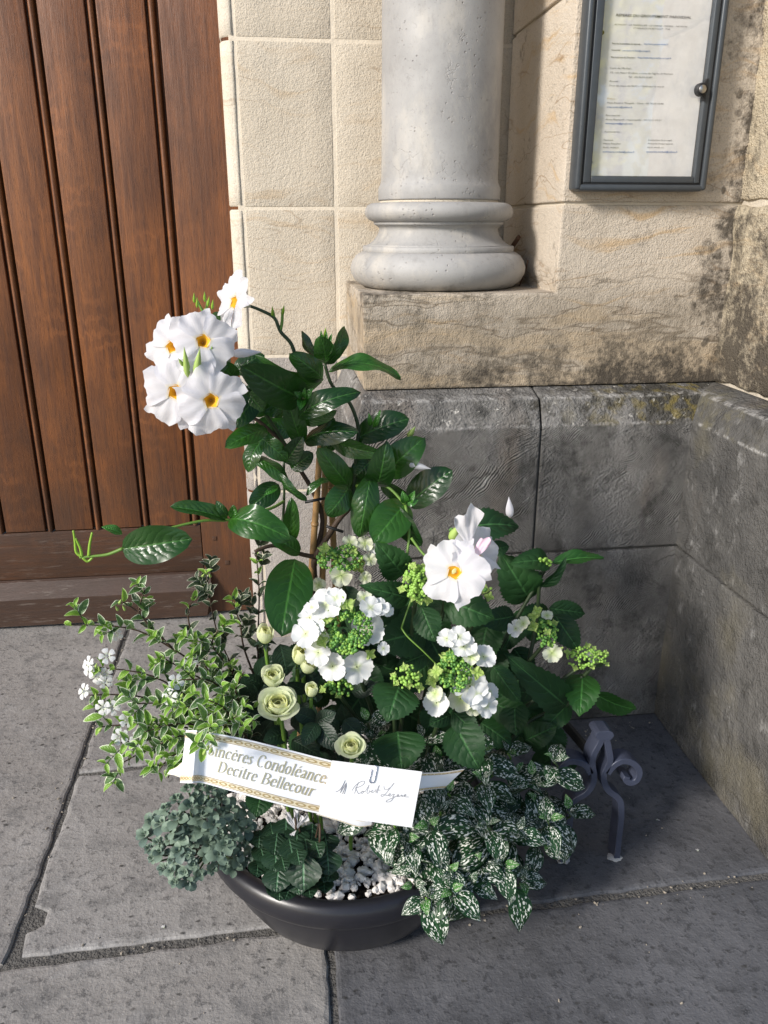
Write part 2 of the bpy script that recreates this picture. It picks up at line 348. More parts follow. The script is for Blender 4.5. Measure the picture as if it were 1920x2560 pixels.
M['ink'] = m_plain('black ink', (.03, .03, .035), .7); M['ink_grey'] = m_plain('faded ink', (.09, .09, .10), .7)
M['ink_blue'] = m_plain('blue ink', (.03, .14, .42), .7)
M['iron'] = m_plain('dark blue grey painted iron', (.055, .064, .10), .45, .1, bumps=(220, .25, .002))
M['iron_black'] = m_plain('blackened iron', (.012, .012, .013), .5, bumps=(200, .3, .002))
M['pot'] = m_plain('matt charcoal plastic', (.016, .016, .021), .33, bumps=(500, .08, .001))
M['soil'] = m_plain('dark potting soil', (.022, .016, .011), 1.0, bumps=(150, 1.0, .012))
M['pebble'] = m_plain('white pebble', (.80, .76, .72), .85, bumps=(160, .5, .003))
M['plaster'] = m_plain('white plaster dab', (.55, .53, .5), .9, bumps=(200, .8, .004))
M['satin'] = NT('white satin ribbon').set((.86, .87, .90), .32)
M['gold'] = NT('gold foil').set((.80, .66, .38), .3, Metallic=.9)
M['gold_pale'] = NT('pale gold print').set((.88, .77, .54), .4, Metallic=.25)
M['gold_dark'] = NT('dark gold print').set((.52, .38, .18), .4, Metallic=.3)
M['card'] = NT('white card').set((.88, .88, .87), .6)
M['pencil'] = NT('pencil line').set((.30, .30, .33), .6)
M['clip'] = NT('steel wire').set((.62, .6, .66), .25, Metallic=1.0)
M['bamboo'] = m_plain('bamboo cane', (.33, .19, .075), .45, bumps=(60, .2, .002))
M['tie'] = m_plain('black plastic tie', (.012, .012, .012), .5)
M['twig'] = m_plain('dry brown twig', (.12, .06, .032), .8, bumps=(120, .6, .003))
M['stem_green'] = m_plain('green stem', (.13, .25, .035), .5); M['stem_dark'] = m_plain('dark green stem', (.03, .055, .018), .5)
M['stem_brown'] = m_plain('brown woody stem', (.06, .035, .02), .7, bumps=(150, .5, .002))
M['bud_green'] = m_plain('pale green bud', (.34, .47, .12), .5); M['lime'] = m_plain('lime green tip', (.24, .42, .04), .45)
M['mandevilla'] = m_leaf('glossy dark green leaf', (.008, .034, .007), (.034, .12, .014), .28, .2, 8, .38, .2, .45, .15)
M['mandevilla_new'] = m_leaf('fresh green glossy leaf', (.03, .13, .015), (.05, .19, .02), .25, .4, 9, .5, .15, .5, .3)
M['hydrangea'] = m_leaf('dark matt serrated leaf', (.010, .040, .012), (.022, .075, .018), .55, .3, 6, .6, .13, .3)
M['hydrangea_new'] = m_leaf('mid green serrated leaf', (.018, .075, .012), (.026, .10, .016), .45, .35, 6, .5, .15, .35)
M['rose_leaf'] = m_leaf('dark rose leaf', (.008, .024, .011), (.012, .034, .015), .45, .25, 8, .35, .06, .35)
M['abelia'] = m_leaf('green leaf with white margin', (.075, .15, .05), (.13, .24, .06), .38, .15, 6, .25, .25, .4, margin=(.74, .78, .60), tip=(.26, .46, .06))
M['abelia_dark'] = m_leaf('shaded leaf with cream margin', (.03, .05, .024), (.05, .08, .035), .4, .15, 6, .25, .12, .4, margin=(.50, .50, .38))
M['abelia_tip'] = m_leaf('lime young leaf', (.17, .35, .035), (.24, .44, .06), .4, .2, 6, .2, .3, .4, margin=(.6, .7, .35))
M['sedum'] = m_leaf('blue green fleshy leaf', (.165, .23, .175), (.21, .285, .215), .5, .0, 2, .0, .08, .3)
M['sedum_dark'] = m_leaf('grey green fleshy leaf', (.10, .15, .125), (.13, .185, .155), .5, .0, 2, .0, .05, .3)
M['cyclamen'] = m_leaf('dark leaf with silver veins', (.012, .034, .016), (.018, .05, .022), .45, .8, 5, .5, .08, .4)
M['hypoestes'] = m_leaf('green leaf splashed white', (.008, .036, .012), (.014, .058, .017), .42, .2, 8, .45, .10, .4, splash=(.76, .78, .70))
M['hypoestes_new'] = m_leaf('fresh green leaf splashed white', (.035, .14, .02), (.05, .2, .025), .42, .2, 8, .4, .2, .4, splash=(.66, .70, .55))
M['petal'] = m_petal('white mandevilla petal', (.86, .85, .88), (.86, .80, .62), a=.0, b=.12, transl=.5, streak=.3)
M['throat'] = m_petal('yellow throat', (.82, .46, .03), (.30, .10, .003), transl=.1)
M['tubewhite'] = m_petal('cream flower tube', (.78, .76, .60), (.60, .66, .30), transl=.25)
M['pinkpetal'] = m_petal('pink tinged petal', (.84, .62, .74), (.85, .80, .82), transl=.3)
M['floret'] = m_petal('white hydrangea floret', (.83, .84, .83), (.66, .74, .40), a=0, b=.35, transl=.3)
M['floret_cream'] = m_petal('cream hydrangea floret', (.78, .80, .62), (.55, .68, .25), a=0, b=.6, transl=.3)
M['floret_lime'] = m_petal('lime hydrangea floret', (.48, .62, .20), (.34, .52, .10), transl=.3)
M['bead'] = m_plain('green flower bud bead', (.09, .24, .04), .45); M['bead_light'] = m_plain('lime flower bud bead', (.27, .47, .08), .45)
M['rose'] = m_petal('ivory rose petal', (.90, .94, .68), (.74, .86, .42), a=.0, b=.7, transl=.6)
M['rose_in'] = m_petal('cream rose heart', (.91, .92, .58), (.80, .86, .42), a=.0, b=.7, transl=.6)
M['bell'] = m_petal('small white flower', (.82, .82, .82), (.62, .70, .45), a=0, b=.4, transl=.3)
gl = NT('clear pane'); gl.t.nodes.remove(gl.b); tr = gl.n('BsdfTransparent'); gs = gl.n('BsdfGlossy'); gs.inputs['Roughness'].default_value = .03
fr = gl.n('LayerWeight'); fr.inputs[0].default_value = .5; fm = gl.math('MULTIPLY_ADD', gl.math('POWER', fr.outputs['Facing'], 4.0), .7, .20); mx = gl.n('MixShader')
gl.put(mx.inputs[0], fm); gl.t.links.new(tr.outputs[0], mx.inputs[1]); gl.t.links.new(gs.outputs[0], mx.inputs[2]); gl.t.links.new(mx.outputs[0], gl.out.inputs[0]); M['glass'] = gl.m
# ------------------------------------------------------------------ pavement
def axis_pts(a, b, n, r):
    inner = [a+r+(b-a-2*r)*i/n for i in range(n+1)]
    return [a, a+r*.35]+inner+[b-r*.35, b]
def rbox(x0, x1, y0, y1, z0, z1, r=.006, step=.06, amp=.0, freq=9, seed=0):
    """rounded, slightly uneven stone block as (verts, faces)"""
    ax = [axis_pts(a, b, max(1, int((b-a)/step)), r) for a, b in ((x0, x1), (y0, y1), (z0, z1))]
    idx = {}; V = []; F = []
    lo = Vector((x0+r, y0+r, z0+r)); hi = Vector((x1-r, y1-r, z1-r))
    def vid(i, j, k):
        if (i, j, k) not in idx:
            p = Vector((ax[0][i], ax[1][j], ax[2][k])); q = Vector([min(max(p[c], lo[c]), hi[c]) for c in range(3)])
            d = p-q
            if d.length > 1e-9: d = d.normalized(); p = q+d*r
            if amp: p = p+d*amp*(nz(p, freq, seed)+.5*nz(p, freq*2.7, seed+4))
            idx[(i, j, k)] = len(V); V.append(p)
        return idx[(i, j, k)]
    n = [len(a)-1 for a in ax]
    for c in range(3):
        a, b = [(1, 2), (2, 0), (0, 1)][c]
        for s in (0, n[c]):
            for i in range(n[a]):
                for j in range(n[b]):
                    q = []
                    for di, dj in ((0, 0), (1, 0), (1, 1), (0, 1)):
                        t = [0, 0, 0]; t[c] = s; t[a] = i+di; t[b] = j+dj; q.append(vid(*t))
                    F.append(tuple(q if s else q[::-1]))
    return V, F
def block(name, x0, x1, y0, y1, z0, z1, mat, parent, r=.006, amp=.0012, step=.05, freq=9, seed=None):
    V, F = rbox(x0, x1, y0, y1, z0, z1, r, step, amp, freq, random.random()*20 if seed is None else seed)
    return obj(name, V, F, mat, parent)
ground = obj('ground', [(-40, -40, -.03), (40, -40, -.03), (40, 2.55, -.03), (-40, 2.55, -.03)], [(0, 1, 2, 3)], M['slab'])
ground['kind'] = 'structure'; ground['label'] = 'grey stone paving stretching away in front of the church'
pave = obj('pavement', [(-3, -2, -.007), (3, -2, -.007), (3, 2.9, -.007), (-3, 2.9, -.007)], [(0, 1, 2, 3)], M['dark_mortar'])
pave['kind'] = 'structure'; pave['label'] = 'worn grey paving slabs with mortar joints'
def slab(pts, mat, seed, jit=.0035, z=0.0):
    ring = []
    for i, a in enumerate(pts):
        a = Vector((*a, 0)); b = Vector((*pts[(i+1) % len(pts)], 0)); n = max(2, int((b-a).length/.025))
        nr = Vector(((b-a).y, -(b-a).x, 0)).normalized()
        for k in range(n):
            p = a.lerp(b, k/n); ring.append((p+nr*(jit*1.3*nz(p, 18, seed)+jit*nz(p, 60, seed)), nr))
    n = len(ring); V = []
    for inset, zz in ((0.010, 0.0), (.0035, -.0014), (0.0, -.005), (0.0, -.025)):
        for p, nr in ring: V.append(p-nr*inset*(1+.5*nz(p, 30, seed+2))+Vector((0, 0, z+zz)))
    F = [tuple(range(n))]
    for i in range(3):
        for j in range(n): F.append((i*n+j, (i+1)*n+j, (i+1)*n+(j+1) % n, i*n+(j+1) % n))
    o = obj('paving_slab', V, F, mat, pave, smooth=False); return o
slab([(-2.6, 1.205), (-.566, 1.202), (-.558, 1.5), (-.562, 1.78), (-.566, 2.72), (-2.6, 2.72)], M['slab'], 1)
slab([(-.535, 1.212), (-.1, 1.222), (.285, 1.214), (.285, 1.768), (-.30, 1.762), (-.549, 1.742), (-.5475, 1.47), (-.545, 1.335), (-.515, 1.318), (-.512, 1.285), (-.545, 1.265)], M['slab'], 2)
slab([(-.551, 1.757), (-.30, 1.779), (.155, 1.786), (.155, 2.72), (-.553, 2.72)], M['slab'], 3)
slab([(-2.6, .2), (.028, .2), (.038, 1.198), (-.1, 1.204), (-.57, 1.187), (-2.6, 1.18)], M['slab'], 4)
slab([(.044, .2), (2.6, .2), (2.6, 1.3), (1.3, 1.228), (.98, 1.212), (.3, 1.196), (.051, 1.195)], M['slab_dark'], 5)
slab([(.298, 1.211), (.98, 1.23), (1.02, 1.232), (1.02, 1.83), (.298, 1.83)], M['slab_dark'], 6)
slab([(-2.6, -1.4), (-.7, -1.4), (-.7, .185), (-2.6, .185)], M['slab'], 7); slab([(-.685, -1.4), (1.1, -1.4), (1.1, .185), (-.685, .185)], M['slab'], 8)
slab([(1.115, -1.4), (2.6, -1.4), (2.6, .185), (1.115, .185)], M['slab'], 9)
# ------------------------------------------------------------------ church wall
wall = tag(empty('church_wall', (.3, 2.4, 0)), 'cream limestone church wall with jamb, plinth and pier round the column', 'wall')
YA, YB = 2.40, 1.90
obj('mortar_core', *rbox(-.10, .70, YA+.0012, 2.62, 0, 2.5, .001, 3), M['mortar_light'], wall)
cz = [(.002, .509), (.516, .929), (.937, 1.339), (1.347, 1.752), (1.760, 2.16), (2.168, 2.5)]
for i, (a, b) in enumerate(cz):
    mt = M['jamb_low'] if i < 2 else M['jamb']
    block('stone_block', -.081, .1655, YA, YA+.12, a, b, mt, wall, .0022, .0009)
    block('stone_block', .1755, .66, YA+.0003, YA+.12, a, b, mt, wall, .0022, .0009)
    if i: obj('bed_joint', *rbox(-.09, .66, YA+.004, YA+.1, a-.0085, a+.002, .0005, 3), M['joint_brown'], wall)
    V = []; F = []; n = 8; arc = [(-.1255, YA+.14)]
    arc += [(-.0895-.036*math.cos(q*math.pi/2/n), YA+.036-.036*math.sin(q*math.pi/2/n)) for q in range(n+1)]+[(-.0885, YA+.14)]
    zs = [a, a+.004]+[a+.004+(b-a-.008)*k/10 for k in range(1, 11)]+[b]
    for k, z in enumerate(zs):
        sh = .0035 if k in (0, len(zs)-1) else 0
        for x, y in arc: V.append((x+sh, y+sh+.0015*nz((x, y, z), 22, i), z))
    m = len(arc)
    for k in range(len(zs)-1):
        for j in range(m-1): F.append((k*m+j, k*m+j+1, (k+1)*m+j+1, (k+1)*m+j))
    obj('jamb_roll', V, F, M['jamb_low'] if i < 2 else M['jamb_roll'], wall)
def prism(name, poly, y0, y1, mat, parent, bev=.005, plane='XZ'):
    bm = bmesh.new(); f0 = []
    for p in poly: f0.append(bm.verts.new((p[0], y0, p[1])))
    f = bm.faces.new(f0); r = bmesh.ops.extrude_face_region(bm, geom=[f])
    bmesh.ops.translate(bm, verts=[v for v in r['geom'] if isinstance(v, bmesh.types.BMVert)], vec=(0, y1-y0, 0))
    bmesh.ops.recalc_face_normals(bm, faces=bm.faces)
    if bev: bmesh.ops.bevel(bm, geom=list(bm.edges), offset=bev, segments=2, affect='EDGES', profile=.6)
    return bobj(name, bm, mat, parent)
pl = prism('stone_block', [(.195, .924), (1.12, .924), (1.12, 1.342), (.657, 1.342), (.657, 1.147), (.195, 1.147)], YB, YA-.001, M['pier'], wall)
block('stone_block', .657, 1.12, YB, YA-.001, 1.349, 1.772, M['pier'], wall, .005, .0016)
block('stone_block', .657, 1.12, YB+.001, YA-.001, 1.780, 2.5, M['pier'], wall, .005, .0016)
obj('mortar_core', *rbox(.665, 1.10, YB+.006, YA-.01, 1.0, 2.5, .002, 3), M['mortar'], wall)
def sections(name, secs, mat, parent, bev=.0045):
    bm = bmesh.new(); L = []
    for x0, x1, y0, y1, z in secs: L.append([bm.verts.new(p) for p in ((x0, y0, z), (x1, y0, z), (x1, y1, z), (x0, y1, z))])
    bm.faces.new(L[0][::-1]); bm.faces.new(L[-1])
    for a, b in zip(L, L[1:]):
        for j in range(4): bm.faces.new((a[j], a[(j+1) % 4], b[(j+1) % 4], b[j]))
    bmesh.ops.recalc_face_normals(bm, faces=bm.faces)
    bmesh.ops.bevel(bm, geom=list(bm.edges), offset=bev, segments=2, affect='EDGES', profile=.6)
    return bobj(name, bm, mat, parent)
D, DX = 1.812, .997
def ledge(x0, x1, left, name='stone_block'):
    l = (0, .028, .04) if left else (0, 0, 0)
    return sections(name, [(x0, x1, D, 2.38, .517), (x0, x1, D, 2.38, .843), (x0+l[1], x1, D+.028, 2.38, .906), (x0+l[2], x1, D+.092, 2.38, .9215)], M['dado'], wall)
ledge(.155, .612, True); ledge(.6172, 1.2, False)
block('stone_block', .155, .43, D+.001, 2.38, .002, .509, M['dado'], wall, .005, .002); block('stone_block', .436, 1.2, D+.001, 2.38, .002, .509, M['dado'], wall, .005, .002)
obj('mortar_core', *rbox(.17, 1.15, D+.009, 2.3, 0, .83, .002, 3), M['dark_mortar'], wall)
for a, b in cz: block('stone_block', -3.4, -2.33, YA, YA+.4, a, b, M['jamb_low'] if a < .9 else M['jamb'], wall, .003, .001, .2)
# buttress on the far side of the corner
but = tag(empty('buttress', (1.3, 1.5, 0)), 'rough stained stone buttress turning the corner beside the notice board', 'buttress')
def bsec(y0, y1, end): 
    e = (0, .028, .06) if end else (0, 0, 0)
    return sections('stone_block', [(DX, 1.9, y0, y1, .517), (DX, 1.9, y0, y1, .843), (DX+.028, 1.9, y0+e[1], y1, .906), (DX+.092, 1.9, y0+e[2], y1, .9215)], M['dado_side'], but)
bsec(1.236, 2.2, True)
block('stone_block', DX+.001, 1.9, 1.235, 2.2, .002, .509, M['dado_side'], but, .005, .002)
obj('mortar_core', *rbox(DX+.02, 1.88, 1.26, 2.2, 0, .83, .002, 3), M['dark_mortar'], but)
for (y0, y1, z0, z1) in ((1.42, 2.2, .925, 1.341), (1.30, 1.412, .925, 1.341), (1.30, 1.66, 1.35, 1.775), (1.668, 2.2, 1.35, 1.775), (1.30, 2.2, 1.783, 2.5)):
    block('stone_block', 1.087, 1.9, y0, y1, z0, z1, M['rough'], but, .012, .010, .022, 14)
obj('mortar_core', *rbox(1.10, 1.88, 1.33, 2.2, .9, 2.5, .002, 3), M['mortar'], but)
# ------------------------------------------------------------------ column
CC = (.415, 2.142, 0)
colm = tag(empty('column', CC[:2]+(1.147,)), 'pale grey marble column on a moulded base beside the church door', 'column')
lathe('lower_torus', [(.10, 1.147), (.185, 1.147), (.2, 1.152), (.216, 1.165), (.2255, 1.182), (.227, 1.196), (.222, 1.212), (.212, 1.226), (.196, 1.235), (.10, 1.235)], CC, M['column'], colm)
lathe('lower_fillet', [(.10, 1.233), (.193, 1.234), (.1945, 1.236), (.1945, 1.2475), (.192, 1.249), (.10, 1.249)], CC, M['column'], colm)
lathe('scotia', [(.10, 1.247), (.190, 1.2485), (.178, 1.253), (.166, 1.262), (.157, 1.274), (.152, 1.285), (.152, 1.291), (.158, 1.297), (.164, 1.2995), (.10, 1.301)], CC, M['column'], colm)
lathe('upper_fillet', [(.10, 1.299), (.164, 1.299), (.166, 1.301), (.166, 1.3065), (.10, 1.308)], CC, M['column'], colm)
lathe('upper_torus', [(.10, 1.306), (.166, 1.3065), (.178, 1.311), (.186, 1.319), (.1885, 1.328), (.187, 1.338), (.181, 1.346), (.172, 1.3505), (.10, 1.351)], CC, M['column'], colm)
lathe('mortar_joint', [(.10, 1.349), (.151, 1.349), (.150, 1.3575), (.10, 1.358)], CC, M['mortar'], colm)
lathe('shaft', [(.10, 1.357), (.153, 1.357), (.154, 1.36), (.154, 1.385), (.151, 1.391), (.1475, 1.40), (.146, 1.415), (.1455, 1.5), (.1445, 1.8), (.143, 2.2), (.141, 2.5)], CC, M['column'], colm)
tw = tag(tube('twig', [(.635, 2.13, 1.148), (.64, 2.10, 1.19), (.632, 2.06, 1.215)], .002, .0012, M['twig'], None), 'thin dry twig lodged between the column base and the pier', 'twig')
tw2 = tag(tube('twig', [(.60, 2.27, 1.148), (.615, 2.22, 1.21), (.632, 2.15, 1.27)], .008, .006, M['twig'], None), 'thick cut brown stick standing behind the column base', 'twig')
# ------------------------------------------------------------------ door
YD = 2.60
door = tag(empty('wooden_door', (-.6, YD, .01)), 'old brown oak plank door with beaded joints and a worn weatherboard', 'door')
def plank(name, x0, x1, y0, z0, z1, mat, r=.003, y1=None): return obj(name, *rbox(x0, x1, y0, y1 or YD+.05, z0, z1, r, 5), mat, door)
def bead(x0, x1):
    w = x1-x0; prof = [(0, .022), (.12, .026), (.22, .020), (.28, .006), (.37, -.001), (.5, -.003), (.63, -.001), (.72, .006), (.78, .020), (.88, .026), (1, .022)]
    V = []; F = []; zs = (.338, 2.5)
    for z in zs:
        for a, d in prof: V.append((x0+w*a, YD+d, z))
    m = len(prof)
    for j in range(m-1): F.append((j, j+1, m+j+1, m+j))
    return obj('bead_moulding', V, F, M['wood'], door)
xs = [(-2.18, -2.052), (-2.022, -1.895), (-1.865, -1.738), (-1.708, -1.581), (-1.551, -1.424), (-1.394, -1.275), (-1.245, -1.118), (-1.085, -.958), (-.928, -.803), (-.771, -.650), (-.617, -.492), (-.462, -.331)]
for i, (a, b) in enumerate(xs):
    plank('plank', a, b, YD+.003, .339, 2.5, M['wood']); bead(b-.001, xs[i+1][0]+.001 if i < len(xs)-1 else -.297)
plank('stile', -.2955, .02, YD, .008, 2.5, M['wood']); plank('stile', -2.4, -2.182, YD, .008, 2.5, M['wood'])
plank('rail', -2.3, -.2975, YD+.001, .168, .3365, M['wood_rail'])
prism('weatherboard', [(0, 0)], 0, 1, M['wood_worn'], door, 0) if False else None
V = []; pr_ = [(YD+.03, .012), (YD-.034, .012), (YD-.036, .11), (YD-.030, .118), (YD-.006, .162), (YD+.002, .167), (YD+.03, .167)]
for x in (-2.3, -.275):
    for k, (y, z) in enumerate(pr_): V.append((x-(.02 if x > -1 and k in (1,) else 0), y, z))
m = len(pr_); obj('weatherboard', V, [(j, (j+1) % m, m+(j+1) % m, m+j) for j in range(m)]+[tuple(range(m))[::-1], tuple(range(m, 2*m))], M['wood_worn'], door, smooth=False)
for (u, v) in ((536, 1346), (568, 1406)):
    p = P(u, v, y=YD); obj('peg', *rbox(p.x-.0075, p.x+.0075, YD-.0025, YD+.02, p.z-.0075, p.z+.0075, .0015, 1), M['wood_rail'], door)
# ------------------------------------------------------------------ notice board
YP = 1.872
nb = tag(empty('notice_board', (.82, YB, 1.37)), 'grey glazed notice board with a printed parish sheet on the pier', 'notice board')
X0, X1, Z0, Z1 = .668, .979, 1.371, 1.85
def fr_bar(name, x0, x1, z0, z1, y0=1.853, y1=1.9015, r=.006, mat='frame'): return obj(name, *rbox(x0, x1, y0, y1, z0, z1, r, 1), M[mat], nb)
fr_bar('frame_rail', X0+.0085, X1-.0085, Z0, Z0+.0145, 1.8535); fr_bar('frame_rail', X0+.0085, X1-.0085, Z1-.0145, Z1, 1.8535)
fr_bar('frame_stile', X0, X0+.0145, Z0+.002, Z1-.002); fr_bar('frame_stile', X1-.0145, X1, Z0+.002, Z1-.002)
fr_bar('gasket', X0+.0145, X0+.0185, Z0+.0145, Z1-.0145, 1.858, 1.88, .001, 'gasket'); fr_bar('gasket', X1-.0185, X1-.0145, Z0+.0145, Z1-.0145, 1.858, 1.88, .001, 'gasket')
fr_bar('gasket', X0+.0185, X1-.0185, Z0+.0145, Z0+.0175, 1.858, 1.88, .001, 'gasket')
fr_bar('door_stile', X0+.0185, X0+.036, Z0+.0175, Z1-.02, 1.856, 1.88, .002); fr_bar('door_stile', X1-.031, X1-.0185, Z0+.0175, Z1-.02, 1.856, 1.88, .002)
fr_bar('door_rail', X0+.0362, X1-.0312, Z0+.0175, Z0+.031, 1.8563, 1.88, .002); fr_bar('door_rail', X0+.0362, X1-.0312, Z1-.04, Z1-.02, 1.8563, 1.88, .002)
obj('back_panel', *rbox(X0+.005, X1-.005, 1.876, 1.8995, Z0+.005, Z1-.005, .001, 1), M['frame'], nb)
paper = obj('paper', [(.704, YP, 1.4035), (.9475, YP, 1.4035), (.9475, YP, 1.79), (.704, YP, 1.79)], [(0, 1, 2, 3)], M['paper'], nb, False)
obj('glass_pane', [(.703, 1.864, 1.40), (.9485, 1.864, 1.40), (.9485, 1.864, 1.82), (.703, 1.864, 1.82)], [(0, 1, 2, 3)], M['glass'], nb, False)
lk = P(960+1366/1.728, 388/1.728, y=1.856)
def cyl(name, c, ax, r0, r1, L, mat, par, n=24):
    a = Vector(ax).normalized(); V, F = tube_data([Vector(c), Vector(c)+a*L*.85, Vector(c)+a*L], r0, r1, n); return obj(name, V, F, mat, par)
lock = cyl('lock', (lk.x, 1.858, lk.z), (0, -1, 0), .0135, .0125, .013, M['gasket'], nb); cyl('lock_face', (lk.x, 1.846, lk.z), (0, -1, 0), .0085, .008, .0025, M['steel'], lock)
prism('lock_lug', [(lk.x+.004, lk.z+.012), (lk.x+.013, lk.z+.024), (lk.x+.013, lk.z-.024), (lk.x+.004, lk.z-.012)], 1.851, 1.862, M['gasket'], nb, .001)
for (u, v) in ((1505, 82), (1476, 406)):
    p = P(u, v, y=YP-.002); cyl('pin', (p.x, YP, p.z), (0, -1, 0), .0045, .0035, .006, M['gasket'], nb, 12)
def tline(txt, u, v, hpx, mat='ink', shear=0.0, bold=0.0, wpx=None):
    p = P(u, v, y=YP-.0012); s = PXM(p)
    cu = bpy.data.curves.new('text_line', 'FONT'); cu.body = txt; cu.size = hpx*s/.70; cu.shear = shear; cu.offset = bold*cu.size; cu.resolution_u = 2
    tmp = bpy.data.objects.new('tmp', cu); col.objects.link(tmp); bpy.context.view_layer.update()
    me = bpy.data.meshes.new_from_object(tmp.evaluated_get(bpy.context.evaluated_depsgraph_get()))
    bpy.data.objects.remove(tmp); bpy.data.curves.remove(cu); me.name = 'text_line'
    me.materials.clear(); me.materials.append(M[mat])
    xs_ = [v.co.x for v in me.vertices]; w = max(xs_)-min(xs_)
    return inst('text_line', me, paper, Matrix.Translation(p) @ Matrix.Rotation(R_(90), 4, 'X') @ Matrix.Diagonal((wpx*s/w if wpx else .78, 1, 1, 1)))
def T(x, y): return 1380+x/3.072, y/3.072
for txt, x, y, h, mt, sh, bo, w in (
    ('REPERES DU GROUPEMENT PAROISSIAL', 488, 124, 27, 'ink_grey', .2, .012, 610),
    ('BEYNOST - LA MARBILLIER - LE CHENE - MIRIBEL - NEYRON', 478, 193, 16, 'ink_grey', .25, 0, 590),
    ('ST MAURICE DE BEYNOST - THIL', 622, 221, 16, 'ink_grey', .25, 0, 300),
    ('Site de la paroisse et agenda :', 460, 338, 17, 'ink', 0, .012, 238), ('http://www.paroisse-miribel.fr', 706, 342, 17, 'ink_blue', 0, .006, 195),
    ('Courriel :', 456, 388, 17, 'ink', 0, .012, 80), ('paroisse.miribel@orange.fr', 541, 392, 17, 'ink_blue', 0, .006, 222),
    ('Site internet du Diocese :', 452, 443, 17, 'ink', 0, .012, 200), ('http://catholique-belley-ars.cef.fr', 658, 447, 17, 'ink_blue', 0, .006, 272),
    ('Cure de Miribel :', 443, 528, 20, 'ink_grey', 0, 0, 178), ("73, rue Henri Grobon, a cote de l'eglise St Romain", 443, 562, 18, 'ink_grey', .25, 0, 508),
    ('Tel : 04.78.55.36.87', 582, 596, 17, 'ink_grey', .25, 0, 195), ('Accueil :', 438, 628, 17, 'ink_grey', .25, 0, 84),
    ('Tous les jours de 9h30 a 11h30 sauf le mardi', 435, 662, 17, 'ink_grey', .25, 0, 445),
    ('Pretre :', 424, 762, 17, 'gold_dark', 0, 0, 70), ('Pere Rosaire Mungala - Cure : 04.78.55.10.86', 420, 794, 17, 'ink_grey', .25, 0, 458), ('amprosaire@yahoo.fr', 420, 826, 17, 'ink_blue', 0, .008, 206),
    ('Secretariat :', 412, 890, 17, 'ink_grey', 0, 0, 126), ('Anne Raynaud - responsable : 04.72.31.59.21', 410, 922, 17, 'ink_grey', .25, 0, 452), ('anneappara@gmail.com', 410, 952, 17, 'ink_blue', 0, .008, 216),
    ('Aumoneries :', 402, 1016, 17, 'ink_grey', 0, 0, 134),
    ('Paroisse', 396, 1080, 16, 'ink', 0, 0, 74), ('Marie Futscher', 393, 1107, 16, 'ink', 0, 0, 140), ('06.81.14.04.51', 390, 1137, 16, 'ink_grey', 0, 0, 126), ('aumonerie.miribel@yahoo.fr', 388, 1170, 17, 'ink_blue', 0, .01, 258),
    ('Institution St Joseph', 738, 1080, 16, 'ink', 0, 0, 190), ('Armande Desjonqueres', 735, 1107, 16, 'ink', 0, 0, 204), ('06.51.44.85.13', 730, 1137, 16, 'ink_grey', 0, 0, 130), ('pastorale.miribel@yahoo.fr', 726, 1170, 17, 'ink_blue', 0, .01, 252)):
    u, v = T(x, y); tline(txt, u, v, h*.62/3.072*1.0, mt, sh, bo, w/3.072)
# ------------------------------------------------------------------ boot scraper
YS = 1.302
scr = tag(empty('boot_scraper', (.61, YS, 0)), 'blue grey wrought iron boot scraper with scrolled end in the stone corner', 'boot scraper')
def SP(x, y): p = P(1340+x/4.879, 1780+y/4.879, y=YS); return Vector((p.x, p.z))
def flat_bar(name, pts, w=.0068, depth=.036, par=None, mat='iron', w1=None):
    q = spline([Vector((a.x, 0, a.y)) for a in (SP(*p) for p in pts)], 7); n = len(q); V = []; F = []
    for i, p in enumerate(q):
        d = (q[min(i+1, n-1)]-q[max(i-1, 0)]).normalized(); nr = Vector((d.z, 0, -d.x)); ww = w+((w1 or w)-w)*i/(n-1)
        for s, y, k in ((-1, YS+.0012, .86), (-.86, YS, 1), (.86, YS, 1), (1, YS+.0012, .86), (1, YS+depth, 1), (-1, YS+depth, 1)):
            V.append((p.x+nr.x*s*ww, y, p.z+nr.z*s*ww))
    for i in range(n-1):
        for j in range(6): F.append((i*6+j, i*6+(j+1) % 6, (i+1)*6+(j+1) % 6, (i+1)*6+j))
    F += [tuple(range(6))[::-1], tuple((n-1)*6+j for j in range(6))]
    return obj(name, V, F, M[mat], par or scr, False)
flat_bar('leg', [(990, 1800), (1015, 1560), (1040, 1340), (1042, 1140), (1000, 1050), (900, 975), (842, 880), (832, 780), (872, 690), (910, 590), (890, 450), (868, 345)])
flat_bar('leg', [(330, 1830), (400, 1500), (418, 1300), (432, 1150), (490, 1080), (620, 1000), (695, 890), (712, 780), (692, 640), (715, 520), (780, 400), (800, 345)])
flat_bar('scroll', [(880, 760), (940, 680), (1010, 628), (1090, 608), (1180, 630), (1250, 690), (1266, 770), (1225, 850), (1155, 872), (1105, 835), (1120, 795)], .0068)
flat_bar('scroll', [(672, 760), (620, 670), (550, 630), (470, 612), (380, 630), (310, 690), (290, 770), (330, 850), (400, 872), (450, 835), (436, 795)], .0068)
bp = [SP(*p) for p in ((722, 290), (742, 252), (780, 236), (900, 232), (940, 250), (955, 290), (930, 325), (898, 350), (775, 350), (740, 320))]
prism('bud', [(a.x, a.y) for a in bp], YS-.001, YS+.038, M['iron'], scr, .0015)
a = Vector((.602, YS+.03, .265)); b = P(1391, 1775, z=.275)
dv = (b-a); L = dv.length; ang = math.atan2(dv.y, dv.x)
V, F = rbox(0, L, -.004, .004, -.012, .012, .001, 3); V = [Matrix.Rotation(ang, 3, 'Z') @ v + a for v in V]; obj('blade', V, F, M['iron_black'], scr, False)
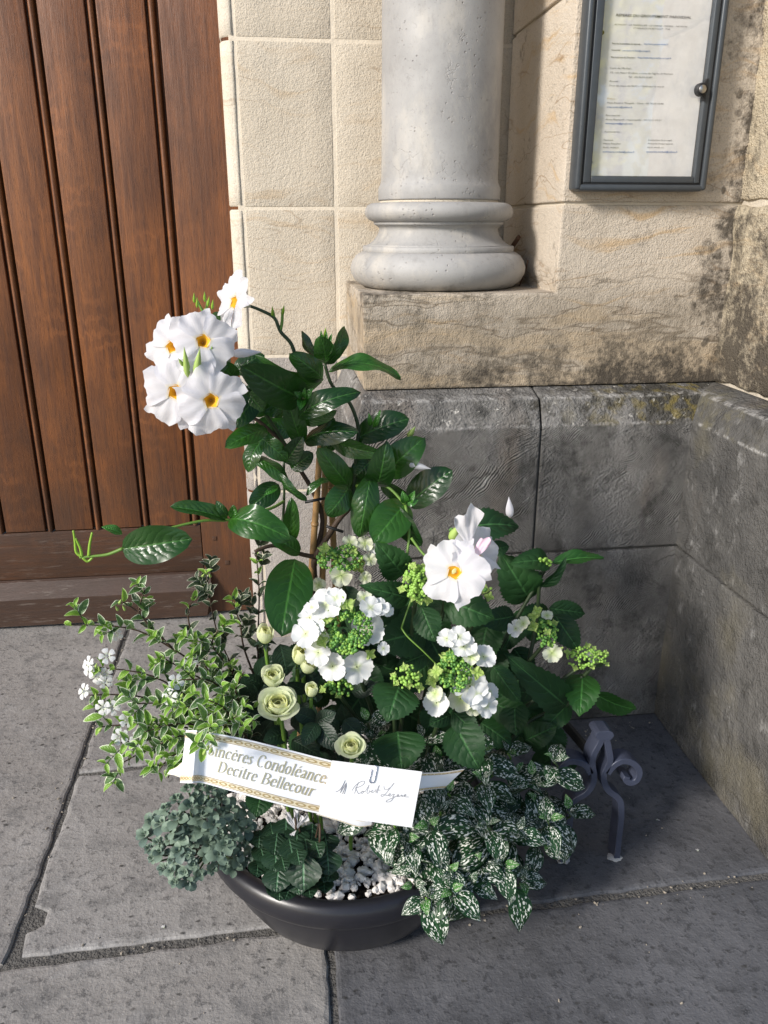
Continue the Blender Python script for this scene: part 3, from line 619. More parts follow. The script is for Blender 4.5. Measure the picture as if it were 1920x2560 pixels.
for (x, y) in ((350, 1850), (985, 1825)):
    p = P(1340+x/4.879, 1780+y/4.879, z=0); V = []; F = []; n = 26
    for j in range(n):
        q = 2*math.pi*j/n; r = .016+.006*nz((math.cos(q), math.sin(q), x), 2.2); V.append((p.x+r*math.cos(q), p.y+.012+r*math.sin(q)*.9, .0015))
    V.append((p.x, p.y+.012, .008)); F = [(j, (j+1) % n, n) for j in range(n)]; obj('plaster_dab', V, F, M['plaster'], scr)
# ------------------------------------------------------------------ planter
PC = Vector((.095, 1.335, 0)); KP = 1.10
pot = tag(empty('planter', PC), 'round charcoal plastic planter bowl holding all the plants', 'planter')
lathe('bowl', [(a_*KP, b_) for a_, b_ in ((.01, .002), (.165, .002), (.178, .006), (.198, .03), (.218, .07), (.233, .11), (.2425, .142), (.243, .146), (.24, .149), (.232, .149), (.226, .12), (.17, .02), (.01, .02))], PC, M['pot'], pot, 96)
lathe('rim', [(a_*KP, b_) for a_, b_ in ((.236, .147), (.2475, .146), (.2545, .149), (.259, .158), (.2605, .172), (.259, .185), (.254, .194), (.246, .1985), (.237, .197), (.231, .190), (.229, .175), (.230, .150), (.236, .147))], PC, M['pot'], pot, 96)
lathe('soil', [(a_*KP, b_) for a_, b_ in ((.001, .178), (.12, .177), (.2, .173), (.2305, .168))], PC, M['soil'], pot, 48)
V = []; F = []
rg = random.Random(5); ico = bmesh.new(); bmesh.ops.create_icosphere(ico, subdivisions=1, radius=1); iv = [v.co.copy() for v in ico.verts]; ifc = [tuple(v.index for v in f.verts) for f in ico.faces]; ico.free()
def pebble(c, s, V, F):
    b = len(V); e = Matrix.Rotation(rg.random()*6, 3, 'Z') @ Matrix.Rotation(rg.random()*6, 3, 'X'); sc = (s*rg.uniform(.8, 1.3), s*rg.uniform(.7, 1.1), s*rg.uniform(.55, .85)); sd = rg.random()*9
    for v in iv: q = Vector((v.x*sc[0], v.y*sc[1], v.z*sc[2]))*(1+.28*nz(v, 1.6, sd)); V.append(e @ q+Vector(c))
    for f in ifc: F.append(tuple(b+i for i in f))
for i in range(2600):
    a = rg.random()*2*math.pi; r = .248*math.sqrt(rg.random()); 
    if math.sin(a) > .3 and rg.random() < .7: continue
    pebble(PC+Vector((r*math.cos(a), r*math.sin(a), (.186 if math.sin(a) < .3 else .18)+rg.random()*.006)), rg.choice((.0045, .006, .0075, .009, .0125)), V, F)
gv = obj('gravel', V, F, M['pebble'], None, False); tag(gv, 'white pebble gravel covering the soil in the planter', 'gravel', kind='stuff')
# ------------------------------------------------------------------ leaf and petal shapes
def leaf_mesh(name, mat, hw, nL=8, nW=4, arch=.12, fold=.12, ruf=.0, serr=.0, seed=1, curl=0.0, notch=0.0, quilt=0.0, qn=9):
    rg = random.Random(seed); V = []; U = []; F = []; m = nW+1
    for i in range(nL+1):
        t = i/nL; w = hw(t)
        for j in range(m):
            s = -1+2*j/nW; k = w
            if serr and abs(s) > .99: k = w*(1+serr*(1 if i % 2 else -1)*min(1, t*4, (1-t)*6+.2))
            y = t-notch*(1-t)**3*(1-abs(s))*-1.0
            if serr and abs(s) > .99 and i % 2: y += .35/nL
            z = arch*(1-(2*t-1)**2)-arch*.0+fold*abs(s)*k-curl*t*t
            z += ruf*math.sin(t*11+seed+(3 if s > 0 else 0))*s*s*min(1, t*3)
            if quilt: z += quilt*math.sin(math.pi*((t*qn-abs(s)*qn*.28) % 1))*(1-abs(s))*min(1, abs(s)*5)
            V.append((s*k, y, z)); U.append((s*.5+.5, t))
    for i in range(nL):
        for j in range(nW): F.append((i*m+j, i*m+j+1, (i+1)*m+j+1, (i+1)*m+j))
    return mesh(name, V, F, mat, True, U)
def ell(a=.9, b=.8, tip=.05): return lambda t: max(.012, .5*max(0, math.sin(math.pi*min(1, max(0, t))**a))**b*(1 if t < 1-tip else max(.0, (1-t)/tip)**.6))
def frame(A, B, w, roll=0.0, nref=None):
    A = Vector(A); B = Vector(B); y = (B-A); L = y.length; y.normalize(); c = (A+B)/2
    v = nref if nref is not None else (CAMP-c).normalized()
    z = (v-y*v.dot(y))
    z = z.normalized() if z.length > 1e-4 else y.orthogonal().normalized()
    if roll: z = Matrix.Rotation(roll, 3, y) @ z
    x = y.cross(z); Mx = Matrix.Identity(4)
    for i in range(3): Mx[i][0] = x[i]*w; Mx[i][1] = y[i]*L; Mx[i][2] = z[i]*L; Mx[i][3] = A[i]
    return Mx
def leafpx(name, mes, par, u0, v0, u1, v1, w, Y0, Y1=None, roll=0, rg=random):
    A = P(u0, v0, y=Y0); B = P(u1, v1, y=Y1 if Y1 else Y0); me = mes[rg.randrange(len(mes))] if isinstance(mes, list) else mes
    return inst(name, me, par, frame(A, B, w*PXM((A+B)/2), R_(roll)))
def join(items):                      # (mesh, matrix) list -> verts, faces, uvs of one mass
    V = []; F = []; U = []
    for me, Mx in items:
        b = len(V); V += [Mx @ v.co for v in me.vertices]; uv = [None]*len(me.vertices)
        ul = me.uv_layers[0].data
        for l in me.loops: uv[l.vertex_index] = tuple(ul[l.index].uv)
        U += uv; F += [tuple(b+i for i in p.vertices) for p in me.polygons]
    return V, F, U
LM = {}
LM['man'] = [leaf_mesh('leaf', M['mandevilla'], ell(.98, .50, .05), 18, 8, a, f, r, 0, i, c, quilt=.012) for i, (a, f, r, c) in enumerate(((.10, .10, .02, .0), (.16, -.12, .03, .05), (.05, .2, .025, .1), (.2, .05, .035, .12)))]
LM['man_new'] = [leaf_mesh('leaf', M['mandevilla_new'], ell(.92, .75, .1), 12, 6, a, f, .03, 0, i, quilt=.01) for i, (a, f) in enumerate(((.12, .2), (.2, .1)))]
LM['hyd'] = [leaf_mesh('leaf', M['hydrangea'], ell(.78, .72, .1), 26, 6, a, f, .025, .055, i, c, quilt=.012, qn=6) for i, (a, f, c) in enumerate(((.06, .10, .05), (.12, .15, .1), (.03, -.1, .12), (.15, .05, .15)))]
LM['hyd_new'] = [leaf_mesh('leaf', M['hydrangea_new'], ell(.78, .72, .1), 26, 6, .06, .12, .03, .055, 3, .1, quilt=.012, qn=6)]
LM['rose'] = [leaf_mesh('leaflet', M['rose_leaf'], ell(.85, .7, .08), 20, 4, .06, .1, .01, .04, i, .06) for i in range(2)]
LM['abe'] = [leaf_mesh('leaf', M['abelia'], ell(.8, .75, .1), 8, 4, .1, .22, .02, 0, i, .1) for i in range(3)]
LM['abe_d'] = [leaf_mesh('leaf', M['abelia_dark'], ell(.8, .75, .1), 8, 4, .1, .22, .02, 0, i, .1) for i in range(2)]
LM['abe_t'] = [leaf_mesh('leaf', M['abelia_tip'], ell(.8, .75, .1), 8, 4, .1, .3, .02, 0, i, .1) for i in range(2)]
LM['sed'] = [leaf_mesh('leaf', M[k], ell(1.25, .62, .02), 6, 4, .12, .16, 0, 0, 1) for k in ('sedum', 'sedum', 'sedum_dark')]
LM['hyp'] = [leaf_mesh('leaf', M['hypoestes'], ell(.8, .8, .12), 10, 6, .12, .10, .03, 0, i, .12+.06*i, quilt=.01, qn=8) for i in range(3)]
LM['hyp_n'] = [leaf_mesh('leaf', M['hypoestes_new'], ell(.8, .8, .12), 8, 4, .12, .2, .03, 0, i, .1, quilt=.008, qn=8) for i in range(2)]
LM['cyc'] = [leaf_mesh('leaf', M['cyclamen'], lambda t: max(.02, .5*math.sin(math.pi*(.16+.84*min(1, t)))**.75 if t < 1 else .02), 16, 6, .04, .12, .03, .02, i, .08, notch=-.22, quilt=.012, qn=5) for i in range(2)]
# ------------------------------------------------------------------ bamboo canes
for i, (a, b) in enumerate((((782, 1385), (802, 1100)), ((808, 1370), (815, 1100)), ((834, 1365), (822, 1110)))):
    y0 = 1.41+.014*i; A = P(*a, y=y0); B = P(*b, y=y0); d = (A-B).normalized(); foot = A+d*((A.z-.16)/-d.z) if d.z < 0 else A
    cn = tag(tube('bamboo_cane', [foot, A, B+(B-A)*.25], .0068, .0058, M['bamboo'], None, 10), ('tan bamboo cane nearest the door in the tripod', 'tan bamboo cane in the middle of the tripod', 'tan bamboo cane on the column side of the tripod')[i], 'cane', 'bamboo canes holding the climbing plant')
    for k in range(3):
        q = foot.lerp(B, .35+.22*k+.05*i); V, F = tube_data([q-d*.003, q, q+d*.003], .0074, .0074, 10); obj('node', V, F, M['bamboo'], cn)
# ------------------------------------------------------------------ climbing mandevilla
man = tag(empty('mandevilla', (.12, 1.42, .175)), 'tall climbing plant with glossy leaves and white trumpet flowers', 'climbing plant')
rm = random.Random(11)
def Q(x, y): return 300+x/2.074, 660+y/2.074
ml = [  # base, tip (on the photo), width, depth at base, depth at tip, roll
 (1055, 600, 745, 520, 105, 1.40, 1.33, -35), (1080, 560, 1425, 562, 100, 1.40, 1.38, -45), (1060, 512, 1168, 340, 80, 1.40, 1.42, 30), (1050, 500, 943, 362, 66, 1.40, 1.44, -40),
 (1062, 515, 1045, 395, 115, 1.39, 1.33, 15), (1062, 520, 1130, 410, 60, 1.39, 1.37, 40), (1050, 598, 905, 478, 115, 1.38, 1.32, 10), (960, 700, 655, 540, 190, 1.36, 1.26, -10), (925, 795, 1202, 668, 120, 1.34, 1.30, -18),
 (930, 812, 1105, 775, 70, 1.36, 1.33, 40), (955, 918, 1205, 870, 125, 1.37, 1.31, -30), (1085, 905, 1325, 975, 100, 1.39, 1.34, 25), (1225, 905, 1478, 812, 150, 1.42, 1.40, -20), (1370, 1085, 1550, 925, 165, 1.41, 1.37, 0),
 (1325, 1150, 1375, 962, 140, 1.38, 1.33, 10), (1300, 1095, 1245, 1392, 135, 1.36, 1.33, 0), (1482, 1238, 1325, 1425, 190, 1.36, 1.30, 0), (1430, 1262, 1552, 1445, 105, 1.35, 1.32, 25), (1492, 1250, 1705, 1085, 165, 1.40, 1.38, -15),
 (1350, 1140, 1485, 1200, 80, 1.44, 1.42, 30), (1190, 1160, 1048, 975, 120, 1.38, 1.34, 0), (1185, 1150, 1085, 1290, 135, 1.36, 1.32, -15), (762, 858, 562, 942, 105, 1.37, 1.31, 20), (728, 900, 855, 1005, 95, 1.36, 1.34, 0),
 (858, 1032, 935, 915, 95, 1.36, 1.33, 0), (740, 915, 665, 1060, 95, 1.40, 1.37, 25), (690, 1000, 865, 1125, 85, 1.38, 1.36, -30), (828, 1085, 952, 1218, 55, 1.36, 1.34, 40), (888, 1062, 988, 988, 90, 1.38, 1.37, 0),
 (1092, 1120, 972, 1188, 48, 1.37, 1.35, 40), (825, 1145, 685, 1250, 115, 1.40, 1.37, 0), (868, 1465, 890, 1232, 85, 1.40, 1.37, 10), (565, 1325, 845, 1402, 172, 1.30, 1.24, -18), (560, 1326, 292, 1252, 85, 1.30, 1.28, 30),
 (555, 1312, 505, 1240, 45, 1.30, 1.29, 0), (580, 1318, 590, 1255, 42, 1.30, 1.29, 0), (12, 1478, 330, 1432, 188, 1.25, 1.22, 0), (932, 1500, 790, 1412, 95, 1.38, 1.36, 20), (590, 562, 735, 478, 105, 1.36, 1.36, -20),
 (600, 600, 520, 520, 90, 1.34, 1.30, 10), (640, 640, 735, 752, 125, 1.36, 1.34, 10), (705, 690, 590, 832, 120, 1.36, 1.32, 0), (765, 770, 640, 690, 110, 1.37, 1.35, 0), (860, 770, 705, 705, 110, 1.39, 1.37, 10),
 (940, 930, 870, 715, 105, 1.37, 1.34, 0), (520, 330, 600, 320, 50, 1.38, 1.38, 20), (470, 320, 505, 255, 55, 1.38, 1.38, 20), (800, 800, 700, 900, 100, 1.40, 1.38, 0), (900, 860, 760, 850, 110, 1.41, 1.39, 10), (1000, 760, 1110, 850, 90, 1.41, 1.39, 0),
 (1150, 860, 1060, 960, 90, 1.42, 1.40, 0), (1240, 1010, 1250, 1120, 90, 1.43, 1.41, 0), (660, 640, 560, 700, 110, 1.33, 1.30, 0), (560, 470, 470, 560, 80, 1.34, 1.30, 0), (620, 800, 560, 740, 80, 1.35, 1.33, 0),
 (980, 700, 860, 620, 90, 1.42, 1.40, 0), (880, 940, 960, 1040, 80, 1.42, 1.40, 0), (1240, 1200, 1180, 1060, 90, 1.43, 1.41, 0), (1320, 1000, 1230, 1090, 110, 1.42, 1.40, 0)]
for x0, y0, x1, y1, w, d0, d1, ro in ml:
    x1 += (x1-x0)*.09; y1 += (y1-y0)*.09; leafpx('leaf', LM['man'], man, *Q(x0, y0), *Q(x1, y1), w/2.074*1.06, d0, d1, ro, rm)
for x0, y0, x1, y1, w, d0, d1, ro in ((1480, 1240, 1465, 1175, 40, 1.34, 1.33, 0), (1485, 1240, 1548, 1225, 42, 1.34, 1.33, 0), (1490, 1245, 1530, 1175, 36, 1.34, 1.33, 0), (950, 690, 900, 660, 36, 1.33, 1.31, 0), (955, 690, 1002, 645, 40, 1.33, 1.31, 0), (945, 700, 930, 760, 44, 1.33, 1.30, 0), (950, 695, 960, 640, 26, 1.33, 1.31, 0),
     (12, 1400, -95, 1362, 44, 1.25, 1.24, 20), (585, 1320, 600, 1268, 36, 1.30, 1.29, 0), (1055, 430, 1040, 345, 22, 1.39, 1.38, 0), (1062, 440, 1072, 350, 22, 1.39, 1.38, 0), (1070, 450, 1098, 360, 24, 1.39, 1.38, 0), (1050, 470, 1110, 420, 44, 1.37, 1.35, 0), (1300, 840, 1290, 770, 24, 1.39, 1.38, 0), (1315, 850, 1352, 755, 26, 1.39, 1.38, 0), (820, 1150, 740, 1200, 30, 1.36, 1.34, 0), (450, 560, 440, 470, 40, 1.27, 1.26, 0), (455, 520, 480, 385, 16, 1.25, 1.24, 0)):
    leafpx('leaf', LM['man_new'], man, *Q(x0, y0), *Q(x1, y1), w/2.074*1.1, d0, d1, ro, rm)
leafpx('leaf', LM['man'][0], man, 737, 1398, 702, 1590, 118, 1.33, 1.21, 0)
def qs(pts): return [P(*Q(x, y), y=d) for x, y, d in pts]
root = Vector((.13, 1.43, .175))
for mt, r0, r1, pts in (
    ('stem_brown', .006, .004, [(1010, 1520, 1.40), (1130, 1330, 1.40), (1190, 1250, 1.40), (1160, 1100, 1.40), (1100, 1000, 1.41)]), ('stem_brown', .005, .003, [(1010, 1520, 1.41), (1050, 1330, 1.42), (1000, 1180, 1.41), (930, 1060, 1.40), (870, 960, 1.39), (740, 830, 1.37), (640, 770, 1.36)]),
    ('stem_dark', .004, .003, [(1190, 1250, 1.40), (1215, 1130, 1.41), (1225, 960, 1.41), (1235, 850, 1.41), (1190, 720, 1.41), (1100, 630, 1.40), (1062, 520, 1.40)]), ('stem_green', .003, .002, [(1040, 610, 1.40), (985, 660, 1.38), (950, 700, 1.34)]),
    ('stem_dark', .0035, .0025, [(910, 480, 1.40), (885, 410, 1.40), (832, 350, 1.40), (800, 280, 1.40), (730, 240, 1.40), (665, 215, 1.40)]), ('stem_dark', .003, .002, [(960, 700, 1.39), (930, 590, 1.41), (910, 480, 1.40)]),
    ('stem_green', .0028, .0022, [(800, 285, 1.40), (792, 240, 1.40)]), ('stem_green', .0028, .0024, [(832, 345, 1.40), (840, 300, 1.40), (843, 232, 1.40)]),
    ('stem_green', .0032, .0024, [(1225, 1150, 1.40), (1330, 1140, 1.38), (1400, 1165, 1.36), (1475, 1245, 1.34)]), ('stem_brown', .0048, .0032, [(1010, 1520, 1.40), (920, 1500, 1.39), (800, 1460, 1.36), (700, 1490, 1.34)]),
    ('stem_green', .003, .002, [(850, 1230, 1.38), (800, 1260, 1.35), (740, 1280, 1.33), (570, 1326, 1.30), (440, 1330, 1.28), (280, 1364, 1.26), (150, 1400, 1.25), (15, 1475, 1.25)]), ('stem_green', .003, .0018, [(15, 1475, 1.25), (-60, 1505, 1.25), (-135, 1515, 1.25), (-210, 1522, 1.25)]),
    ('stem_green', .003, .002, [(1480, 1250, 1.35), (1500, 1380, 1.32), (1490, 1500, 1.30), (1485, 1560, 1.28)]), ('stem_green', .0026, .002, [(1510, 1420, 1.30), (1570, 1500, 1.28), (1640, 1560, 1.24)]),
    ('stem_dark', .003, .002, [(830, 1470, 1.38), (850, 1240, 1.39), (850, 1020, 1.38)]), ('stem_dark', .004, .0025, [(870, 960, 1.39), (700, 700, 1.36), (600, 600, 1.33), (500, 600, 1.30)]), ('stem_green', .003, .002, [(600, 600, 1.33), (480, 380, 1.34), (440, 270, 1.34), (400, 190, 1.34)]),
    ('stem_green', .0025, .002, [(480, 380, 1.34), (450, 260, 1.34), (455, 190, 1.34)])):
    tube('stem', qs(pts), r0, r1, M[mt], man, 7, 5)
tube('stem', [root, P(795, 1500, y=1.42), P(*Q(1010, 1525), y=1.40)], .008, .006, M['stem_brown'], man, 8)
tube('stem', [P(1071, 1385, y=1.27), P(1012, 1545, y=1.24), P(1010, 1580, y=1.22), P(1060, 1630, y=1.2), P(1100, 1670, y=1.2)], .0018, .0012, M['stem_green'], man, 5)
for pts in ([(-210, 1522), (-235, 1500), (-242, 1440), (-250, 1390)], [(-205, 1525), (-215, 1480), (-238, 1430)], [(-170, 1520), (-165, 1460), (-152, 1400)], [(-200, 1530), (-175, 1550), (-150, 1530)]):
    tube('tendril', [P(*Q(x+8, y-8), y=1.25) for x, y in pts], .0028, .0018, M['lime'], man, 6)
for x0, y0, x1, y1 in ((960, 1235, 1060, 1215), (1070, 1360, 1155, 1388)):
    tube('tie', [P(*Q(x0, y0), y=1.385), P(*Q((x0+x1)/2, (y0+y1)/2), y=1.38), P(*Q(x1, y1), y=1.385)], .003, .003, M['tie'], man, 6)
def spindle(name, A, B, w, mat, par, k=8, sharp=1.0, cut=None):
    A = Vector(A); B = Vector(B); d = (B-A); s = d.normalized().orthogonal().normalized(); q = d.normalized().cross(s); V = []; F = []; n = 9
    for i in range(n):
        t = i/(n-1); r = w*.5*max(.04, math.sin(math.pi*t**.62)**sharp)
        for j in range(k): a = 2*math.pi*j/k; V.append(A+d*t+s*math.cos(a)*r+q*math.sin(a)*r)
    for i in range(n-1):
        for j in range(k): F.append((i*k+j, i*k+(j+1) % k, (i+1)*k+(j+1) % k, (i+1)*k+j))
    U = [(j/k, i/(n-1)) for i in range(n) for j in range(k)]
    return obj(name, V, F, mat, par, True, U)
def budq(x0, y0, x1, y1, w, d, mat): 
    A = P(*Q(x0, y0), y=d); B = P(*Q(x1, y1), y=d-.01); return spindle('flower_bud', A, B, w/2.074*PXM(A), M[mat], man)
for b in ((352, 590, 332, 428, 34, 1.22, 'bud_green'), (392, 590, 415, 435, 40, 1.22, 'bud_green'), (330, 530, 302, 488, 20, 1.22, 'bud_green'), (452, 300, 438, 228, 38, 1.30, 'bud_green'), (575, 465, 735, 456, 48, 1.30, 'petal'), (1492, 900, 1532, 842, 32, 1.40, 'bud_green'), (1490, 1035, 1612, 1062, 40, 1.37, 'petal'),
          (1100, 445, 1100, 405, 10, 1.38, 'lime')): budq(*b)
for cx, cy in ((400, 190), (455, 185), (478, 200), (385, 165), (440, 160), (1045, 360), (1060, 345), (475, 480), (455, 520), (470, 440), (790, 235), (843, 228)):
    budq(cx, cy+38, cx+rm.uniform(-8, 8), cy-18, 15, 1.33 if cy < 300 and cx < 600 else (1.40 if cx > 700 else 1.24), 'lime')
spindle('flower_bud', P(1275, 1295, y=1.40), P(1272, 1242, y=1.40), .016, M['petal'], man)
spindle('flower_bud', P(1127, 1350, y=1.24), P(1148, 1312, y=1.22), .017, M['bud_green'], man)
def petal_mesh(name, mat, seed, L=1.0, Wd=1.0, n=10, m=10, skew=.25, ruf=.07, cup=.1, back=.12, jag=.05, b0=.10):
    V = []; U = []; F = []; ph = seed*1.7
    for i in range(n+1):
        t = i/n
        for j in range(m+1):
            s = -1+2*j/m; w = Wd*(b0+(.60-b0)*math.sin(min(1, t*1.02)*math.pi*.56)**1.1)
            x = s*w+skew*t*t*.35
            y = L*(t*(1-.14*s*s*t)+(skew*.18*s*t**2))
            e = max(0, t-.55)/.45
            y += jag*e*math.sin(s*3.3+ph*1.9)+jag*.35*e*math.sin(s*9+ph*2.7)+jag*.2*e*math.sin(s*19+ph); 
            z = -cup*math.sin(t*math.pi)*.5-back*t*t+ruf*e*math.sin(s*5.5+ph*1.3)+ruf*.5*t*math.sin(s*9+t*5+ph)+.05*s*t
            V.append((x, y, z)); U.append((s*.5+.5, t))
    for i in range(n):
        for j in range(m): a = i*(m+1)+j; F.append((a, a+1, a+m+2, a+m+1))
    return mesh(name, V, F, mat, True, U)
PM = [petal_mesh('petal', M['petal'], i, 1.0, 1.26, skew=.38, b0=.22, ruf=.11, jag=.085, cup=-.03, back=.2, n=12, m=14) for i in range(5)]
def basis(n, spin=0, up=Vector((0, 0, 1))):
    n = n.normalized(); x = up.cross(n); x = x.normalized() if x.length > 1e-3 else Vector((1, 0, 0)); y = n.cross(x)
    return Matrix((x, y, n)).transposed() @ Matrix.Rotation(spin, 3, 'Z')
def m4(B3, s, loc):
    Mx = (B3*s).to_4x4(); Mx.translation = loc; return Mx
def flower(c, r, n, spin, par, tube_to=None, tilt=0.0):
    """trumpet flower: yellow throat, five overlapping petals, tube behind"""
    c = Vector(c); B3 = basis(Vector(n), spin); V = []; F = []; k = 20; prof = ((.265, .012), (.235, -.02), (.18, -.10), (.11, -.20), (.01, -.26))
    for rr, zz in prof:
        for j in range(k): a = 2*math.pi*j/k; V.append(c+B3 @ Vector((rr*r*math.cos(a), rr*r*math.sin(a), zz*r)))
    for i in range(len(prof)-1):
        for j in range(k): F.append((i*k+j, i*k+(j+1) % k, (i+1)*k+(j+1) % k, (i+1)*k+j))
    U = [(j/k, 1-i/4) for i in range(5) for j in range(k)]
    fl = obj('flower', V, F, M['throat'], par, True, U)
    back = c-Vector(n).normalized()*r*.26; end = Vector(tube_to) if tube_to is not None else c-Vector(n).normalized()*r*1.1
    V, F = tube_data(spline([back-Vector(n).normalized()*r*.02, back.lerp(end, .45), end], 5), r*.2, r*.05, 10); obj('flower_tube', V, F, M['tubewhite'], fl, True, [(.5, i/len(V)) for i in range(len(V))])
    for i in range(5):
        a = 2*math.pi*i/5
        R3 = B3 @ Matrix.Rotation(a, 3, 'Z') @ Matrix.Rotation(R_(9), 3, 'Y') @ Matrix.Rotation(R_(6+tilt), 3, 'X')
        loc = c+B3 @ (Matrix.Rotation(a, 3, 'Z') @ Vector((0, .21*r, 0)))
        inst('petal', PM[(i+int(spin*10)) % 5], fl, m4(R3, r*.92, loc))
    return fl
def toward(p, dx=0, dz=0): v = (CAMP-Vector(p)).normalized(); return (v+RT*dx+UP*dz).normalized()
def fl_px(u, v, rp, d, dx, dz, spin, tube_px=None, tilt=0):
    p = P(u, v, y=d); return flower(p, rp*PXM(p)*.97, toward(p, dx, dz), spin, man, P(*tube_px) if tube_px else None, tilt)
fl_px(508, 853, 70, 1.235, .05, .25, .35, (545, 930, 1.31)); fl_px(430, 866, 66, 1.262, -.55, .2, .9, (520, 920, 1.32)); fl_px(438, 980, 74, 1.225, -.28, .05, .15, (520, 985, 1.31)); fl_px(528, 1002, 74, 1.205, .05, -.08, .55, (590, 970, 1.31))
fl_px(585, 755, 64, 1.36, -1.25, .35, .4, (625, 766, 1.40), 10)
f5 = fl_px(1136, 1430, 74, 1.17, -.30, .1, .3, (1085, 1385, 1.25), 4); f6 = fl_px(1188, 1382, 62, 1.20, .75, .25, .8, (1110, 1372, 1.26), 12)
inst('petal', petal_mesh('petal', M['pinkpetal'], 2, 1, .8), f6, frame(P(1180, 1400, y=1.18), P(1216, 1345, y=1.175), .02, 0)); inst('petal', petal_mesh('petal', M['petal'], 4, 1, .7, ruf=.16, jag=.12), f6, frame(P(1172, 1360, y=1.19), P(1165, 1278, y=1.19), .055, .3))
# ------------------------------------------------------------------ hydrangea
hy = tag(empty('hydrangea', (.22, 1.38, .175)), 'lacecap hydrangea with white florets round green bud heads and dark serrated leaves', 'hydrangea')
rh = random.Random(21)
def QA(x, y): return 640+x/2.514, 1240+y/2.514
def QB(x, y): return 1040+x/3.19, 1250+y/3.19
hl = [(QA, 925, 495, 765, 300, 200, 1.30, 1.27, 0), (QA, 962, 640, 688, 572, 160, 1.27, 1.22, 0), (QA, 1185, 648, 1492, 772, 235, 1.27, 1.22, 0), (QA, 1040, 700, 1125, 912, 175, 1.24, 1.20, 0), (QA, 1062, 850, 755, 925, 265, 1.30, 1.25, 0), (QA, 1080, 990, 890, 1065, 140, 1.28, 1.25, 0),
 (QA, 900, 1190, 832, 1400, 290, 1.20, 1.14, 0), (QA, 890, 1480, 915, 1720, 320, 1.19, 1.13, 0), (QA, 1245, 1430, 1400, 1715, 260, 1.21, 1.14, 0), (QA, 1225, 1375, 1085, 1440, 100, 1.24, 1.22, 0), (QA, 1240, 1358, 1395, 1505, 150, 1.22, 1.18, 0), (QB, 615, 1325, 830, 1625, 175, 1.28, 1.24, 10),
 (QB, 330, 240, 835, 190, 255, 1.36, 1.36, -20), (QB, 590, 400, 745, 368, 125, 1.38, 1.38, 0), (QB, 905, 790, 685, 440, 330, 1.42, 1.40, 0), (QB, 1060, 500, 765, 495, 180, 1.40, 1.36, 20), (QB, 990, 690, 1205, 478, 100, 1.40, 1.38, 40), (QB, 1060, 862, 1355, 905, 160, 1.42, 1.42, 0), (QB, 1105, 915, 1295, 1195, 210, 1.36, 1.31, 0),
 (QB, 1195, 1640, 775, 1285, 270, 1.36, 1.30, 0), (QB, 590, 905, 765, 965, 110, 1.40, 1.38, 0), (QB, 420, 960, 610, 1210, 190, 1.38, 1.36, 0), (QB, 780, 1180, 940, 1400, 190, 1.42, 1.40, 0), (QB, 1220, 1620, 1000, 1850, 180, 1.38, 1.34, 0)]
for f, x0, y0, x1, y1, w, d0, d1, ro in hl:
    k = 2.514 if f is QA else 3.19; leafpx('leaf', LM['hyd'], hy, *f(x0, y0), *f(x1, y1), w/k*1.05, d0, d1, ro, rh)
for f, x0, y0, x1, y1, w, d0, d1, ro in ((QB, 1085, 505, 1505, 440, 130, 1.40, 1.40, -35), (QB, 1330, 1388, 1308, 1705, 285, 1.36, 1.28, 0)): leafpx('leaf', LM['hyd_new'], hy, *f(x0, y0), *f(x1, y1), w/3.19, d0, d1, ro, rh)
leafpx('leaf', LM['hyd_new'], hy, 1484, 1732, 1594, 1782, 62, 1.38, 1.36, 35); leafpx('leaf', LM['hyd'], hy, 1310, 1852, 1392, 1815, 66, 1.36, 1.33, 0); leafpx('leaf', LM['hyd'], hy, 652, 1985, 640, 2040, 72, 1.13, 1.09, 0)
for i in range(95):                       # inner leaves filling the bush
    u = rh.uniform(760, 1380); v = rh.uniform(1430, 1930); d = rh.uniform(1.32, 1.50)
    if u > 1200 and v < 1520: continue
    an = rh.uniform(0, 6.28); L = rh.uniform(80, 130); leafpx('leaf', LM['hyd'], hy, u, v, u+L*math.cos(an), v+L*abs(math.sin(an))*.8, L*.75, d, d-.04, rh.uniform(-25, 25), rh)
def petal4(name, mat, seed, ruf=.1, point=False):
    V = []; U = []; F = []
    for p in range(4):
        a = p*math.pi/2+.15*math.sin(seed*3+p); ca, sa = math.cos(a), math.sin(a); n, m = 6, 8; b = len(V)
        for i in range(n+1):
            t = i/n
            for j in range(m+1):
                s = -1+2*j/m; w = (.10+.52*math.sin(min(1, t)*math.pi*.60)) if not point else .08+.36*math.sin(min(1, t)*math.pi*.92)
                x = s*w; y = .04+1.0*t*(1-.26*s*s*t)+.045*max(0, t-.6)/.4*math.sin(s*13+seed+p); z = .16*t*t-.02-.10*(1-abs(s))*t+ruf*t*math.sin(s*4+p*2+seed)*1.0+.07*(p % 2)*t
                V.append((x*ca-y*sa, x*sa+y*ca, z)); U.append((s*.5+.5, t))
        for i in range(n):
            for j in range(m): q = b+i*(m+1)+j; F.append((q, q+1, q+m+2, q+m+1))
    return mesh(name, V, F, mat, True, U)
FM = {k: [petal4('floret', M[m], s, r, k == 'l') for s in range(3)] for k, m, r in (('w', 'floret', .10), ('c', 'floret_cream', .14), ('l', 'floret_lime', .3))}
def beads(name, pts, r, mat, par):
    V = []; F = []
    for p in pts:
        b = len(V); rr = r*rh.uniform(.75, 1.2)
        for v in iv: V.append(p+v*rr)
        for f in ifc: F.append(tuple(b+i for i in f))
    o = obj(name, V, F, mat, par); o['kind'] = 'stuff'; return o
